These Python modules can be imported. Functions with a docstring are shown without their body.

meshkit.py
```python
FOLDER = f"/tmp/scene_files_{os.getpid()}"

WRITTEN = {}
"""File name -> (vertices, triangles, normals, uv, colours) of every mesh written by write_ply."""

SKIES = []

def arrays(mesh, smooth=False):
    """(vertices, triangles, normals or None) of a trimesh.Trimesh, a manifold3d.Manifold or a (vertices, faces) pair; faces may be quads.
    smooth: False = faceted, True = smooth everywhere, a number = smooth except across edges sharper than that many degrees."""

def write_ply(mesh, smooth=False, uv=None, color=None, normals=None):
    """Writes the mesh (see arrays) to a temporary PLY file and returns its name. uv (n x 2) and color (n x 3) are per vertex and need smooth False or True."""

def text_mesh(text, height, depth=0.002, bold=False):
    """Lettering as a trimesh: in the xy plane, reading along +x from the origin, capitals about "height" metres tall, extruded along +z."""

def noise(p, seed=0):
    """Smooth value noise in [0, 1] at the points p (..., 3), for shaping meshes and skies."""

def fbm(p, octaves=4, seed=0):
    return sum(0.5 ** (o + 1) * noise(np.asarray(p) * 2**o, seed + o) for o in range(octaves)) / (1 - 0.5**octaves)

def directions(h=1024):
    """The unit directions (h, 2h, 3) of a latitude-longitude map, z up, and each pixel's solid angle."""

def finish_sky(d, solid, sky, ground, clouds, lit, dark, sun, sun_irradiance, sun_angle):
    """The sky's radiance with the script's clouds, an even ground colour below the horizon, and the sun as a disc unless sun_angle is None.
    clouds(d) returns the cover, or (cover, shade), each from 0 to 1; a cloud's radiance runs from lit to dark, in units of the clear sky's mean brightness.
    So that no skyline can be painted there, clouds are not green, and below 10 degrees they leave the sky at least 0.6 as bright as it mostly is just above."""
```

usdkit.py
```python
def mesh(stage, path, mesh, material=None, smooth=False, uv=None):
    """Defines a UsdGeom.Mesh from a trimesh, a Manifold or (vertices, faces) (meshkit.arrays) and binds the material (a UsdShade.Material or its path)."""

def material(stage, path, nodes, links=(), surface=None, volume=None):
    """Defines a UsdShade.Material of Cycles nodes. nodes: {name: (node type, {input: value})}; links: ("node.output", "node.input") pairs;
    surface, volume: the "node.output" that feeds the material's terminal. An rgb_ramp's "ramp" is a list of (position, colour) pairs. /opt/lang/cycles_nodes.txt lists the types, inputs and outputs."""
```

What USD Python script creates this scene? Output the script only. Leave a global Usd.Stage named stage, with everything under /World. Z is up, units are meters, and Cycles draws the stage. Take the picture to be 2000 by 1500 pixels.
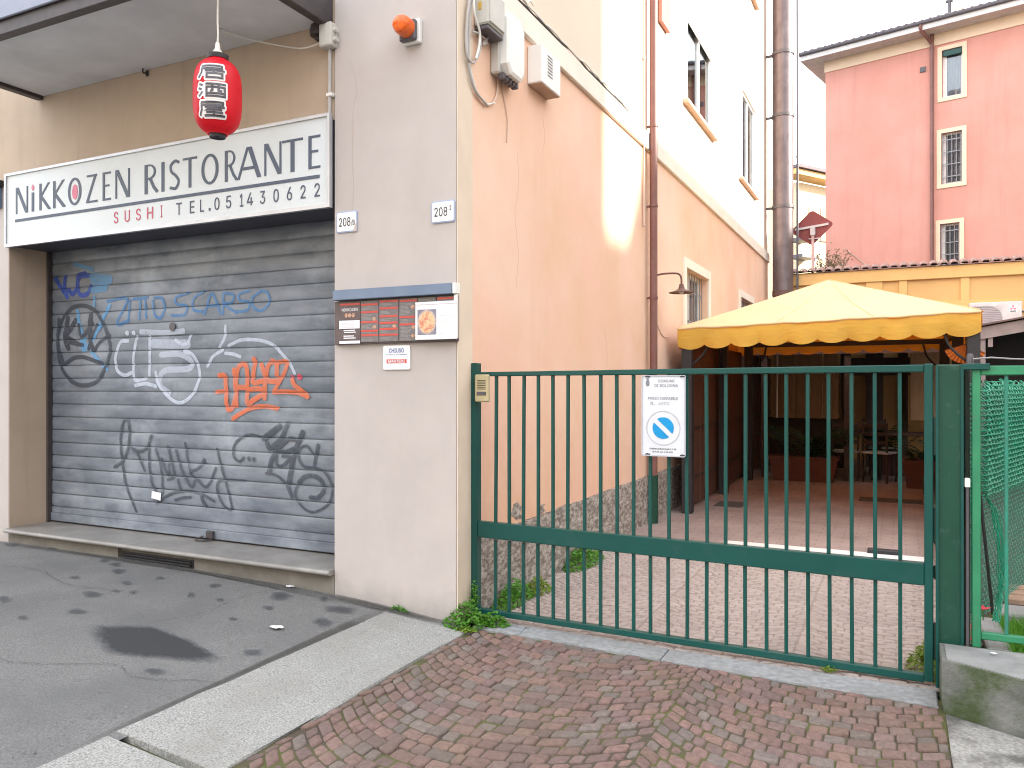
import math, random
import numpy as np, trimesh, usdkit, meshkit
from pxr import Usd, UsdGeom, UsdLux, UsdShade, Gf, Sdf, Vt
from shapely.geometry import Polygon, LineString, Point, MultiPolygon, box as sbox
from shapely.ops import unary_union
from shapely import affinity

rng = np.random.default_rng(11)
random.seed(11)
PI = math.pi
stage = Usd.Stage.CreateInMemory()
UsdGeom.SetStageUpAxis(stage, UsdGeom.Tokens.z)
UsdGeom.SetStageMetersPerUnit(stage, 1.0)
UsdGeom.Xform.Define(stage, '/World')
UsdGeom.Scope.Define(stage, '/World/Looks')

# ------------------------------------------------------------------ camera, sky, sun, exposure
FPX, YAW, PITCH = 1543.0, math.radians(26.1), math.radians(0.08)
EYE = np.array([2.4749, -4.2754, 1.5])
FW = np.array([-math.sin(YAW) * math.cos(PITCH), math.cos(YAW) * math.cos(PITCH), math.sin(PITCH)])
RT = np.array([math.cos(YAW), math.sin(YAW), 0.0])
UP = np.cross(RT, FW)
EXPOSURE = 2.0
SKY_STRENGTH = 0.13
SUN_INTENSITY = 1.0
SUN_EL = math.radians(26)
SUN_H = np.array([0.93, 0.30]); SUN_H /= np.linalg.norm(SUN_H)
SUN = np.array([SUN_H[0] * math.cos(SUN_EL), SUN_H[1] * math.cos(SUN_EL), math.sin(SUN_EL)])

cam = UsdGeom.Camera.Define(stage, '/World/camera')
cam.CreateFocalLengthAttr(36.0 * FPX / 2000)
cam.CreateHorizontalApertureAttr(36.0)
cam.CreateVerticalApertureAttr(27.0)
cam.CreateClippingRangeAttr(Gf.Vec2f(0.05, 2000))
cam.CreateExposureAttr(EXPOSURE)
def frame_matrix(x, y, z, o):
    return Gf.Matrix4d(*x, 0, *y, 0, *z, 0, *o, 1)
cam.AddTransformOp().Set(frame_matrix(RT.tolist(), UP.tolist(), (-FW).tolist(), EYE.tolist()))

sky = UsdLux.DomeLight.Define(stage, '/World/sky')
sky.GetPrim().SetCustomDataByKey('kind', 'structure')
skymat = usdkit.material(stage, '/World/Looks/sky_air', {
    'tc': ('texture_coordinate', {}),
    'sky': ('sky_texture', {'sky_type': 'single_scattering', 'sun_disc': False, 'sun_elevation': SUN_EL, 'sun_rotation': math.atan2(SUN[0], SUN[1]), 'air_density': 1.0, 'aerosol_density': 2.5}),
    'map': ('mapping', {'scale': (1.0, 1.0, 2.5)}),
    'n': ('noise_texture', {'scale': 1.7, 'detail': 5.0, 'roughness': 0.55}),
    'r': ('map_range', {'from_min': 0.3, 'from_max': 0.62, 'to_min': 0.55, 'to_max': 0.95, 'clamp': True}),
    'white': ('color', {'value': (6.2, 6.3, 6.6)}),
    'mix': ('mix_color', {'use_clamp': False}),
    'bg': ('background_shader', {'strength': SKY_STRENGTH})},
    [('tc.generated', 'map.vector'), ('map.vector', 'n.vector'), ('n.fac', 'r.value'), ('r.result', 'mix.fac'), ('sky.color', 'mix.a'), ('white.color', 'mix.b'), ('mix.result', 'bg.color')],
    surface='bg.background')
UsdShade.MaterialBindingAPI.Apply(sky.GetPrim()).Bind(skymat)

sun = UsdLux.DistantLight.Define(stage, '/World/sun')
sun.CreateIntensityAttr(SUN_INTENSITY); sun.CreateAngleAttr(0.8); sun.CreateNormalizeAttr(True)
sun.CreateColorAttr(Gf.Vec3f(1.0, 0.93, 0.82))
sx = np.cross([0, 0, 1.0], SUN); sx /= np.linalg.norm(sx)
sun.AddTransformOp().Set(frame_matrix(sx.tolist(), np.cross(SUN, sx).tolist(), SUN.tolist(), [0, 0, 20]))

# ------------------------------------------------------------------ helpers
def ray(x, y):
    return FW + RT * (x - 1000) / FPX - UP * (y - 750) / FPX
def on(x, y, axis, val):
    """the point of the plane axis = val that the photograph shows at x, y"""
    d = ray(x, y); a = 'xyz'.index(axis)
    return EYE + d * ((val - EYE[a]) / d[a])
def front(x, y, Y=0.0):
    p = on(x, y, 'y', Y); return p[0], p[2]

taken = {}
def fresh(parent, name):
    k = (parent, name); n = taken.get(k, 0); taken[k] = n + 1
    return f'{parent}/{name}' + (f'_{n:03d}' if n else '')
def path_of(p):
    return '/World' if p is None else (p if isinstance(p, str) else str(p.GetPath()))
def put(prim, label=None, cat=None, group=None, kind=None):
    for k, v in (('label', label), ('category', cat), ('group', group), ('kind', kind)):
        if v: prim.SetCustomDataByKey(k, v)
    return prim
def obj(name, mesh, mat, parent=None, smooth=30, label=None, cat=None, group=None, kind=None, uv=None, tone=None):
    if isinstance(mesh, list): mesh = cat_(mesh)
    pr = usdkit.mesh(stage, fresh(path_of(parent), name), mesh, mat, smooth=smooth, uv=uv)
    if tone is not None:
        t = np.asarray(tone, np.float32)
        UsdGeom.PrimvarsAPI(pr).CreatePrimvar('tone', Sdf.ValueTypeNames.FloatArray, 'vertex').Set(Vt.FloatArray.FromNumpy(t))
    return put(pr.GetPrim(), label, cat, group, kind)
def thing(name, label, cat, loc=(0, 0, 0), group=None, kind=None, rotz=0.0):
    x = UsdGeom.Xform.Define(stage, fresh('/World', name))
    x.AddTranslateOp().Set(Gf.Vec3d(*map(float, loc)))
    if rotz: x.AddRotateZOp().Set(float(rotz))
    return put(x.GetPrim(), label, cat, group, kind)
def cat_(ms):
    return trimesh.util.concatenate(ms) if len(ms) > 1 else ms[0]
def box(x0, x1, y0, y1, z0, z1):
    m = trimesh.creation.box(extents=(x1 - x0, y1 - y0, z1 - z0)); m.apply_translation(((x0 + x1) / 2, (y0 + y1) / 2, (z0 + z1) / 2)); return m
def cbox(x0, x1, y0, y1, z0, z1, c=0.006):
    P = []
    for x, sxx in ((x0, 1), (x1, -1)):
        for y, syy in ((y0, 1), (y1, -1)):
            for z, szz in ((z0, 1), (z1, -1)):
                P += [(x, y + syy * c, z + szz * c), (x + sxx * c, y, z + szz * c), (x + sxx * c, y + syy * c, z)]
    return trimesh.convex.convex_hull(np.array(P))
def tube(pts, r, n=8, close=False, caps=True):
    p = np.asarray(pts, float); r = np.broadcast_to(np.asarray(r, float), (len(p),))
    t = np.gradient(p, axis=0); t /= np.linalg.norm(t, axis=1, keepdims=True) + 1e-12
    a0 = np.array([0, 0, 1.0]) if abs(t[0][2]) < 0.9 else np.array([1.0, 0, 0])
    a = np.cross(t[0], a0); a /= np.linalg.norm(a)
    A = []
    for k in range(len(p)):
        a = a - t[k] * (a @ t[k]); a /= np.linalg.norm(a) + 1e-12; A.append(a)
    A = np.array(A); B = np.cross(t, A); ang = np.arange(n) * 2 * PI / n
    v = (p[:, None] + r[:, None, None] * (np.cos(ang)[None, :, None] * A[:, None] + np.sin(ang)[None, :, None] * B[:, None])).reshape(-1, 3)
    i, j = np.meshgrid(np.arange(len(p) - 1), np.arange(n), indexing='ij')
    q = np.stack([i * n + j, i * n + (j + 1) % n, (i + 1) * n + (j + 1) % n, (i + 1) * n + j], -1).reshape(-1, 4)
    f = [q[:, [0, 1, 2]], q[:, [0, 2, 3]]]
    if caps:
        v = np.vstack([v, p[0], p[-1]]); L = len(v)
        f.append(np.array([[L - 2, (k + 1) % n, k] for k in range(n)]))
        b = (len(p) - 1) * n
        f.append(np.array([[L - 1, b + k, b + (k + 1) % n] for k in range(n)]))
    return trimesh.Trimesh(v, np.vstack(f), process=False)
def bez(pts, n=8):
    """smooth curve through the points (Catmull-Rom)"""
    p = np.asarray(pts, float)
    if len(p) < 3: return p
    q = np.vstack([2 * p[0] - p[1], p, 2 * p[-1] - p[-2]]); out = []
    for k in range(1, len(q) - 2):
        for t in np.linspace(0, 1, n, endpoint=False):
            a, b, c, d = q[k - 1:k + 3]
            out.append(0.5 * (2 * b + (c - a) * t + (2 * a - 5 * b + 4 * c - d) * t * t + (3 * b - a - 3 * c + d) * t ** 3))
    out.append(p[-1]); return np.array(out)
def lathe(profile, n=32, center=(0, 0, 0)):
    pr = np.asarray(profile, float); a = np.arange(n) * 2 * PI / n
    v = np.stack([pr[:, 0][:, None] * np.cos(a), pr[:, 0][:, None] * np.sin(a), np.repeat(pr[:, 1][:, None], n, 1)], -1).reshape(-1, 3) + np.asarray(center)
    i, j = np.meshgrid(np.arange(len(pr) - 1), np.arange(n), indexing='ij')
    q = np.stack([i * n + j, i * n + (j + 1) % n, (i + 1) * n + (j + 1) % n, (i + 1) * n + j], -1).reshape(-1, 4)
    return trimesh.Trimesh(v, np.vstack([q[:, [0, 1, 2]], q[:, [0, 2, 3]]]), process=False)
def polys(g):
    if g.is_empty: return []
    return [x for x in getattr(g, 'geoms', [g]) if x.geom_type == 'Polygon' and x.area > 1e-9]
def plate(shape, y, t, axis='y'):
    """a shapely shape extruded. axis y: the shape lies in x, z and its front stands at y - t. axis x: in y, z, front at x + t. axis z: in x, y, top at z + t"""
    ms = []
    for g in polys(shape):
        m = trimesh.creation.extrude_polygon(g, t, engine='earcut'); v = m.vertices.copy()
        if axis == 'y': v = np.stack([v[:, 0], y - v[:, 2], v[:, 1]], -1)
        elif axis == 'x': v = np.stack([y + v[:, 2], v[:, 0], v[:, 1]], -1)
        else: v = np.stack([v[:, 0], v[:, 1], y + v[:, 2]], -1)
        ms.append(trimesh.Trimesh(v, m.faces, process=False))
    return cat_(ms)
def turned(m, k, o=(0, 0, 0)):
    """rotate about z by k radians then move"""
    m = m.copy(); c, s = math.cos(k), math.sin(k); v = m.vertices.copy()
    m.vertices = np.stack([v[:, 0] * c - v[:, 1] * s, v[:, 0] * s + v[:, 1] * c, v[:, 2]], -1) + np.asarray(o); return m
def text_poly_mesh(text, x0, x1, z0, z1, y, t=0.002, bold=False):
    """lettering that fills the rectangle x0..x1, z0..z1 on a plane facing -y"""
    m = meshkit.text_mesh(text, 1.0, 0.1, bold); v = m.vertices.copy()
    lo, hi = v.min(0), v.max(0)
    v = np.stack([x0 + (v[:, 0] - lo[0]) / (hi[0] - lo[0]) * (x1 - x0), y - t * (v[:, 2] > 0.05), z0 + (v[:, 1] - lo[1]) / (hi[1] - lo[1]) * (z1 - z0)], -1)
    return trimesh.Trimesh(v, m.faces, process=False)
def grid(x0, x1, y0, y1, nx, ny, zf):
    X, Y = np.meshgrid(np.linspace(x0, x1, nx), np.linspace(y0, y1, ny)); Z = zf(X, Y)
    v = np.stack([X, Y, Z], -1).reshape(-1, 3)
    i, j = np.meshgrid(np.arange(ny - 1), np.arange(nx - 1), indexing='ij'); a = i * nx + j
    q = np.stack([a, a + 1, a + nx + 1, a + nx], -1).reshape(-1, 4)
    return trimesh.Trimesh(v, np.vstack([q[:, [0, 1, 2]], q[:, [0, 2, 3]]]), process=False)
def between(a, b, w, h, up=(0, 0, 1)):
    """a bar of rectangular section from a to b"""
    a, b = np.asarray(a, float), np.asarray(b, float); d = b - a; L = np.linalg.norm(d); d /= L
    s = np.cross(d, up); s /= np.linalg.norm(s); u = np.cross(s, d)
    m = box(0, L, -w / 2, w / 2, -h / 2, h / 2); v = m.vertices
    m.vertices = a + v[:, :1] * d + v[:, 1:2] * s + v[:, 2:3] * u
    if np.dot(np.cross(d, s), u) < 0: m.invert()
    return m

# ------------------------------------------------------------------ materials
def mat(name, col, rough=0.6, col2=None, scale=6.0, detail=6.0, lo=0.35, hi=0.65, bump=0.0, bscale=40.0, bdist=0.01, metal=0.0, spec=0.5, dirt=None, dscale=1.2, dlo=0.5, dhi=0.75, damt=0.6, stretch=(1, 1, 1), dstretch=(1, 1, 1), tone=0.0, coat=0.0, space='position', r2=None, streak=None, splash=None, chips=None):
    """painted, plastered or stone surface: two tones mixed by noise, stains of a second noise, fine relief"""
    n = {'geo': ('geometry', {}), 'map': ('mapping', {'scale': stretch}), 'n': ('noise_texture', {'scale': scale, 'detail': detail, 'roughness': 0.6}),
         'r': ('map_range', {'from_min': lo, 'from_max': hi, 'clamp': True}),
         'mix': ('mix_color', {'a': col, 'b': col2 or tuple(c * 0.85 for c in col)}),
         'p': ('principled_bsdf', {'roughness': rough, 'metallic': metal, 'specular_ior_level': spec, 'coat_weight': coat})}
    l = [('geo.position', 'map.vector'), ('map.vector', 'n.vector'), ('n.fac', 'r.value'), ('r.result', 'mix.fac')]
    out = 'mix.result'
    if dirt:
        n['dm'] = ('mapping', {'scale': dstretch, 'location': (3.7, 1.3, 9.1)})
        n['dn'] = ('noise_texture', {'scale': dscale, 'detail': 7.0, 'roughness': 0.62})
        n['dr'] = ('map_range', {'from_min': dlo, 'from_max': dhi, 'to_max': damt, 'clamp': True})
        n['dmix'] = ('mix_color', {'b': dirt})
        l += [('geo.position', 'dm.vector'), ('dm.vector', 'dn.vector'), ('dn.fac', 'dr.value'), ('dr.result', 'dmix.fac'), (out, 'dmix.a')]
        out = 'dmix.result'
    if streak:                                                     # (colour, scale, from, to, amount): water marks running down
        n['sm'] = ('mapping', {'scale': (1, 1, 0.07), 'location': (8.3, 2.2, 0.4)})
        n['sn'] = ('noise_texture', {'scale': streak[1], 'detail': 6.0, 'roughness': 0.65})
        n['sr'] = ('map_range', {'from_min': streak[2], 'from_max': streak[3], 'to_max': streak[4], 'clamp': True})
        n['smix'] = ('mix_color', {'b': streak[0]})
        l += [('geo.position', 'sm.vector'), ('sm.vector', 'sn.vector'), ('sn.fac', 'sr.value'), ('sr.result', 'smix.fac'), (out, 'smix.a')]
        out = 'smix.result'
    if splash:                                                     # (colour, height, amount): dirt splashed up from the ground
        n['px'] = ('separate_xyz', {}); n['pn'] = ('noise_texture', {'scale': 7.0, 'detail': 6.0, 'roughness': 0.7})
        n['pa'] = ('math', {'math_type': 'multiply_add', 'value2': 0.9 * splash[1]}); n['pr'] = ('map_range', {'from_min': 1.15 * splash[1], 'from_max': 0.35 * splash[1], 'to_min': 0.0, 'to_max': splash[2], 'clamp': True})
        n['pmix'] = ('mix_color', {'b': splash[0]})
        l += [('geo.position', 'px.vector'), ('geo.position', 'pn.vector'), ('pn.fac', 'pa.value1'), ('px.z', 'pa.value3'), ('pa.value', 'pr.value'), ('pr.result', 'pmix.fac'), (out, 'pmix.a')]
        out = 'pmix.result'
    if chips:                                                      # (colour, scale, from): small chips in the paint
        n['cn'] = ('noise_texture', {'scale': chips[1], 'detail': 8.0, 'roughness': 0.75}); n['cr'] = ('map_range', {'from_min': chips[2], 'from_max': chips[2] + 0.03, 'clamp': True}); n['cmix'] = ('mix_color', {'b': chips[0]})
        l += [('geo.position', 'cn.vector'), ('cn.fac', 'cr.value'), ('cr.result', 'cmix.fac'), (out, 'cmix.a')]
        out = 'cmix.result'
    if tone:
        n['at'] = ('attribute', {'attribute': 'tone'})
        n['tr'] = ('map_range', {'to_min': 1 - tone, 'to_max': 1 + tone})
        n['tm'] = ('vector_math', {'math_type': 'scale'})
        l += [('at.fac', 'tr.value'), (out, 'tm.vector1'), ('tr.result', 'tm.scale')]
        out = 'tm.vector'
    l.append((out, 'p.base_color'))
    if r2 is not None:
        n['rr'] = ('map_range', {'to_min': rough, 'to_max': r2}); l += [('n.fac', 'rr.value'), ('rr.result', 'p.roughness')]
    if bump:
        n['bn'] = ('noise_texture', {'scale': bscale, 'detail': 5.0, 'roughness': 0.65})
        n['b'] = ('bump', {'strength': bump, 'distance': bdist})
        l += [('geo.position', 'bn.vector'), ('bn.fac', 'b.height'), ('b.normal', 'p.normal')]
    return usdkit.material(stage, '/World/Looks/' + name, n, l, surface='p.BSDF')

def leafmat(name, a, b):
    return usdkit.material(stage, '/World/Looks/' + name, {
        'geo': ('geometry', {}), 'n': ('noise_texture', {'scale': 30.0, 'detail': 2.0}), 'ri': ('mix_color', {'a': a, 'b': b}),
        'd': ('principled_bsdf', {'roughness': 0.5}), 't': ('translucent_bsdf', {}), 'm': ('mix_closure', {'fac': 0.35})},
        [('geo.random_per_island', 'ri.fac'), ('ri.result', 'd.base_color'), ('ri.result', 't.color'), ('d.BSDF', 'm.closure1'), ('t.BSDF', 'm.closure2')], surface='m.closure')

def glassmat(name, tint, rough=0.03):
    return usdkit.material(stage, '/World/Looks/' + name, {
        'f': ('fresnel', {'IOR': 1.9}), 't': ('transparent_bsdf', {'color': tint}), 'g': ('glossy_bsdf', {'roughness': rough, 'color': (0.95, 0.97, 1.0)}), 'm': ('mix_closure', {})},
        [('f.fac', 'm.fac'), ('t.BSDF', 'm.closure1'), ('g.BSDF', 'm.closure2')], surface='m.closure')

def spraymat(name, col, lo=0.32, hi=0.5, amt=0.92, rough=0.5):
    return usdkit.material(stage, '/World/Looks/' + name, {
        'geo': ('geometry', {}), 'n': ('noise_texture', {'scale': 22.0, 'detail': 6.0, 'roughness': 0.7}), 'r': ('map_range', {'from_min': lo, 'from_max': hi, 'to_min': amt * 0.55, 'to_max': amt, 'clamp': True}),
        'p': ('principled_bsdf', {'base_color': col, 'roughness': rough}), 't': ('transparent_bsdf', {}), 'm': ('mix_closure', {})},
        [('geo.position', 'n.vector'), ('n.fac', 'r.value'), ('r.result', 'm.fac'), ('t.BSDF', 'm.closure1'), ('p.BSDF', 'm.closure2')], surface='m.closure')

M = {}
M['pier'] = mat('pier_plaster', (0.475, 0.432, 0.405), 0.85, (0.435, 0.395, 0.37), 2.2, bump=0.25, bscale=110, bdist=0.004, dirt=(0.36, 0.325, 0.30), dscale=0.8, dlo=0.5, dhi=0.78, damt=0.4, dstretch=(1.6, 1.6, 0.8), streak=((0.36, 0.32, 0.295), 9, 0.56, 0.78, 0.18), splash=((0.25, 0.23, 0.215), 0.3, 0.75))
M['tan'] = mat('tan_plaster', (0.46, 0.365, 0.275), 0.8, (0.42, 0.33, 0.25), 2.0, bump=0.2, bscale=110, bdist=0.004, dirt=(0.30, 0.24, 0.18), dscale=1.3, dlo=0.52, dhi=0.78, damt=0.5, streak=((0.30, 0.24, 0.18), 7, 0.55, 0.75, 0.4), splash=((0.23, 0.2, 0.165), 0.5, 0.6))
M['cream'] = mat('cream_paint', (0.68, 0.57, 0.45), 0.75, (0.62, 0.52, 0.41), 3, bump=0.08, bscale=90, bdist=0.004, dirt=(0.42, 0.36, 0.29), dscale=1.5, dlo=0.58, dhi=0.8, damt=0.4)
M['pink'] = mat('apricot_plaster', (0.74, 0.47, 0.345), 0.85, (0.70, 0.45, 0.30), 1.1, lo=0.38, hi=0.62, bump=0.25, bscale=60, bdist=0.006, dirt=(0.77, 0.58, 0.46), dscale=0.7, dlo=0.42, dhi=0.7, damt=0.75, streak=((0.60, 0.36, 0.235), 3.2, 0.54, 0.76, 0.3), splash=((0.58, 0.27, 0.14), 1.9, 0.5), chips=((0.62, 0.5, 0.42), 11, 0.705))
M['pale'] = mat('pale_peach_plaster', (0.75, 0.605, 0.49), 0.85, (0.72, 0.58, 0.46), 1.0, bump=0.15, bscale=60, bdist=0.005)
M['white_trim'] = mat('white_trim_paint', (0.78, 0.72, 0.62), 0.7, (0.72, 0.66, 0.57), 3, bump=0.06, bscale=60, bdist=0.004)
M['white'] = mat('white_paint', (0.78, 0.78, 0.77), 0.5, (0.72, 0.72, 0.71), 4)
M['upper_white'] = mat('upper_white_plaster', (0.74, 0.73, 0.72), 0.7, (0.68, 0.67, 0.66), 3)
M['roughcast'] = mat('roughcast_plinth', (0.50, 0.445, 0.39), 0.95, (0.19, 0.155, 0.13), 34, detail=4, lo=0.36, hi=0.6, stretch=(1, 0.45, 1), bump=1.0, bscale=45, bdist=0.02, dirt=(0.24, 0.21, 0.17), dscale=2.2, dlo=0.55, dhi=0.75, damt=0.5)
M['soffit'] = mat('balcony_soffit', (0.68, 0.69, 0.70), 0.8, (0.58, 0.59, 0.60), 2, bump=0.15, bscale=50, bdist=0.004, dirt=(0.42, 0.42, 0.42), dscale=1.2, damt=0.5)
M['dark_steel'] = mat('dark_brown_steel', (0.035, 0.03, 0.032), 0.5, (0.055, 0.045, 0.045), 12)
M['rail_panel'] = mat('smoked_rail_panel', (0.16, 0.18, 0.24), 0.3, (0.2, 0.22, 0.28), 5)
M['slat'] = mat('galvanised_slat', (0.225, 0.252, 0.292), 0.45, (0.115, 0.138, 0.17), 3.6, detail=7, lo=0.34, hi=0.66, metal=0.3, stretch=(0.6, 1, 2.2), dirt=(0.33, 0.37, 0.42), dscale=2.0, dlo=0.5, dhi=0.7, damt=0.75, dstretch=(0.8, 1, 1.2), bump=0.08, bscale=25, bdist=0.01, streak=((0.10, 0.115, 0.14), 5, 0.52, 0.78, 0.4))
M['slat_rust'] = mat('shutter_stain', (0.12, 0.085, 0.06), 0.7, (0.1, 0.09, 0.08), 9)
M['sign'] = mat('sign_acrylic', (0.62, 0.665, 0.685), 0.3, (0.585, 0.635, 0.65), 1.4, dirt=(0.56, 0.59, 0.53), dscale=1.6, dlo=0.52, dhi=0.75, damt=0.5)
M['sign_frame'] = mat('sign_aluminium', (0.55, 0.57, 0.6), 0.35, metal=0.6)
M['sign_dark'] = mat('sign_underside', (0.05, 0.05, 0.07), 0.6)
M['navy'] = mat('navy_print', (0.055, 0.075, 0.115), 0.5, (0.07, 0.09, 0.13), 9)
M['red_print'] = mat('red_print', (0.55, 0.09, 0.14), 0.5)
M['pinkred_print'] = mat('faded_red_print', (0.66, 0.16, 0.25), 0.5)
M['black'] = mat('black_print', (0.02, 0.02, 0.024), 0.5)
M['grey_text'] = mat('grey_print', (0.42, 0.43, 0.45), 0.6)
M['marble'] = mat('worn_marble', (0.32, 0.305, 0.285), 0.36, (0.22, 0.21, 0.195), 4, bump=0.08, bscale=30, bdist=0.006, dirt=(0.17, 0.16, 0.145), dscale=2.4, dlo=0.45, dhi=0.7, damt=0.65, r2=0.45)
M['riser'] = mat('riser_concrete', (0.21, 0.195, 0.165), 0.85, (0.15, 0.14, 0.12), 5, bump=0.4, bscale=35, bdist=0.012, dirt=(0.1, 0.095, 0.085), dscale=3.0, damt=0.6)
M['asphalt'] = mat('pavement_asphalt', (0.255, 0.253, 0.245), 0.9, (0.10, 0.103, 0.104), 100, detail=7, lo=0.28, hi=0.72, bump=0.9, bscale=120, bdist=0.009, dirt=(0.12, 0.123, 0.125), dscale=1.3, dlo=0.42, dhi=0.64, damt=0.65)
M['ground'] = mat('street_ground', (0.08, 0.082, 0.084), 0.9, (0.06, 0.062, 0.064), 9)
M['granite'] = mat('granite_slab', (0.37, 0.37, 0.35), 0.85, (0.13, 0.135, 0.13), 120, detail=5, lo=0.40, hi=0.68, bump=0.5, bscale=90, bdist=0.005, dirt=(0.2, 0.195, 0.175), dscale=1.6, dlo=0.45, dhi=0.72, damt=0.6)
M['threshold'] = mat('grey_threshold_stone', (0.31, 0.325, 0.33), 0.8, (0.2, 0.21, 0.215), 28, bump=0.4, bscale=45, bdist=0.008, dirt=(0.17, 0.17, 0.16), dscale=2.4, dlo=0.45, dhi=0.7, damt=0.7)
M['joint'] = mat('mossy_joint', (0.075, 0.06, 0.042), 0.95, (0.095, 0.10, 0.03), 3.2, lo=0.42, hi=0.6, bump=0.8, bscale=90, bdist=0.01)
for i, (a, b) in enumerate((((0.225, 0.140, 0.120), (0.15, 0.094, 0.082)), ((0.20, 0.133, 0.12), (0.137, 0.092, 0.084)), ((0.20, 0.163, 0.145), (0.135, 0.110, 0.099)), ((0.232, 0.146, 0.118), (0.155, 0.099, 0.082)))):
    M['cobble%d' % i] = mat('porphyry_%s' % 'red plum grey rust'.split()[i], a, 0.75, b, 40, detail=6, bump=0.9, bscale=60, bdist=0.012, dirt=(0.145, 0.112, 0.078), dscale=1.6, dlo=0.45, dhi=0.7, damt=0.55, tone=0.18)
M['paver'] = mat('alley_paver', (0.40, 0.335, 0.30), 0.8, (0.32, 0.265, 0.24), 26, bump=0.3, bscale=50, bdist=0.006, dirt=(0.26, 0.215, 0.195), dscale=1.1, dlo=0.44, dhi=0.72, damt=0.65, tone=0.08)
M['paver_joint'] = mat('alley_joint', (0.29, 0.23, 0.2), 0.9, (0.23, 0.18, 0.155), 8)
M['concrete'] = mat('weathered_concrete', (0.2, 0.205, 0.185), 0.9, (0.095, 0.105, 0.09), 5, bump=0.8, bscale=40, bdist=0.015, dirt=(0.045, 0.07, 0.015), dscale=3.6, dlo=0.44, dhi=0.58, damt=0.9)
M['concrete_top'] = mat('concrete_top', (0.27, 0.275, 0.27), 0.9, (0.19, 0.195, 0.19), 7, bump=0.5, bscale=50, bdist=0.01, dirt=(0.15, 0.145, 0.115), dscale=3, damt=0.6)
M['slab'] = mat('grey_concrete_slab', (0.36, 0.355, 0.33), 0.9, (0.20, 0.2, 0.19), 70, detail=5, bump=0.5, bscale=80, bdist=0.006, dirt=(0.075, 0.075, 0.07), dscale=2.4, dlo=0.46, dhi=0.56, damt=0.9)
M['gate'] = mat('dark_green_gate_paint', (0.004, 0.052, 0.043), 0.38, (0.005, 0.060, 0.05), 3, spec=0.38, dirt=(0.03, 0.075, 0.065), dscale=9, dlo=0.55, dhi=0.75, damt=0.5, chips=((0.10, 0.06, 0.04), 60, 0.73))
M['post'] = mat('dark_green_post_paint', (0.005, 0.043, 0.026), 0.45, (0.007, 0.053, 0.032), 4, spec=0.4, dirt=(0.04, 0.09, 0.07), dscale=22, dlo=0.58, dhi=0.72, damt=0.6, chips=((0.16, 0.2, 0.17), 45, 0.72))
M['fence'] = mat('bright_green_fence_paint', (0.03, 0.22, 0.10), 0.45, (0.022, 0.17, 0.085), 5, dirt=(0.12, 0.13, 0.07), dscale=11, dlo=0.6, dhi=0.7, damt=0.7, chips=((0.14, 0.09, 0.055), 28, 0.66))
M['net'] = mat('green_pvc_wire', (0.012, 0.29, 0.165), 0.35, (0.015, 0.22, 0.13), 9)
M['net_dull'] = mat('dull_green_wire', (0.02, 0.22, 0.145), 0.45, (0.03, 0.15, 0.105), 9)
M['dark_green'] = mat('blackish_green_post', (0.014, 0.028, 0.022), 0.5, (0.02, 0.045, 0.03), 9)
M['brown_pipe'] = mat('brown_downpipe', (0.20, 0.085, 0.07), 0.45, (0.16, 0.07, 0.06), 4, dirt=(0.26, 0.15, 0.12), dscale=3, damt=0.4)
M['flue'] = mat('ribbed_steel_flue', (0.17, 0.135, 0.14), 0.42, (0.12, 0.095, 0.10), 5, metal=0.45, streak=((0.24, 0.21, 0.22), 14, 0.5, 0.7, 0.5))
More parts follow.
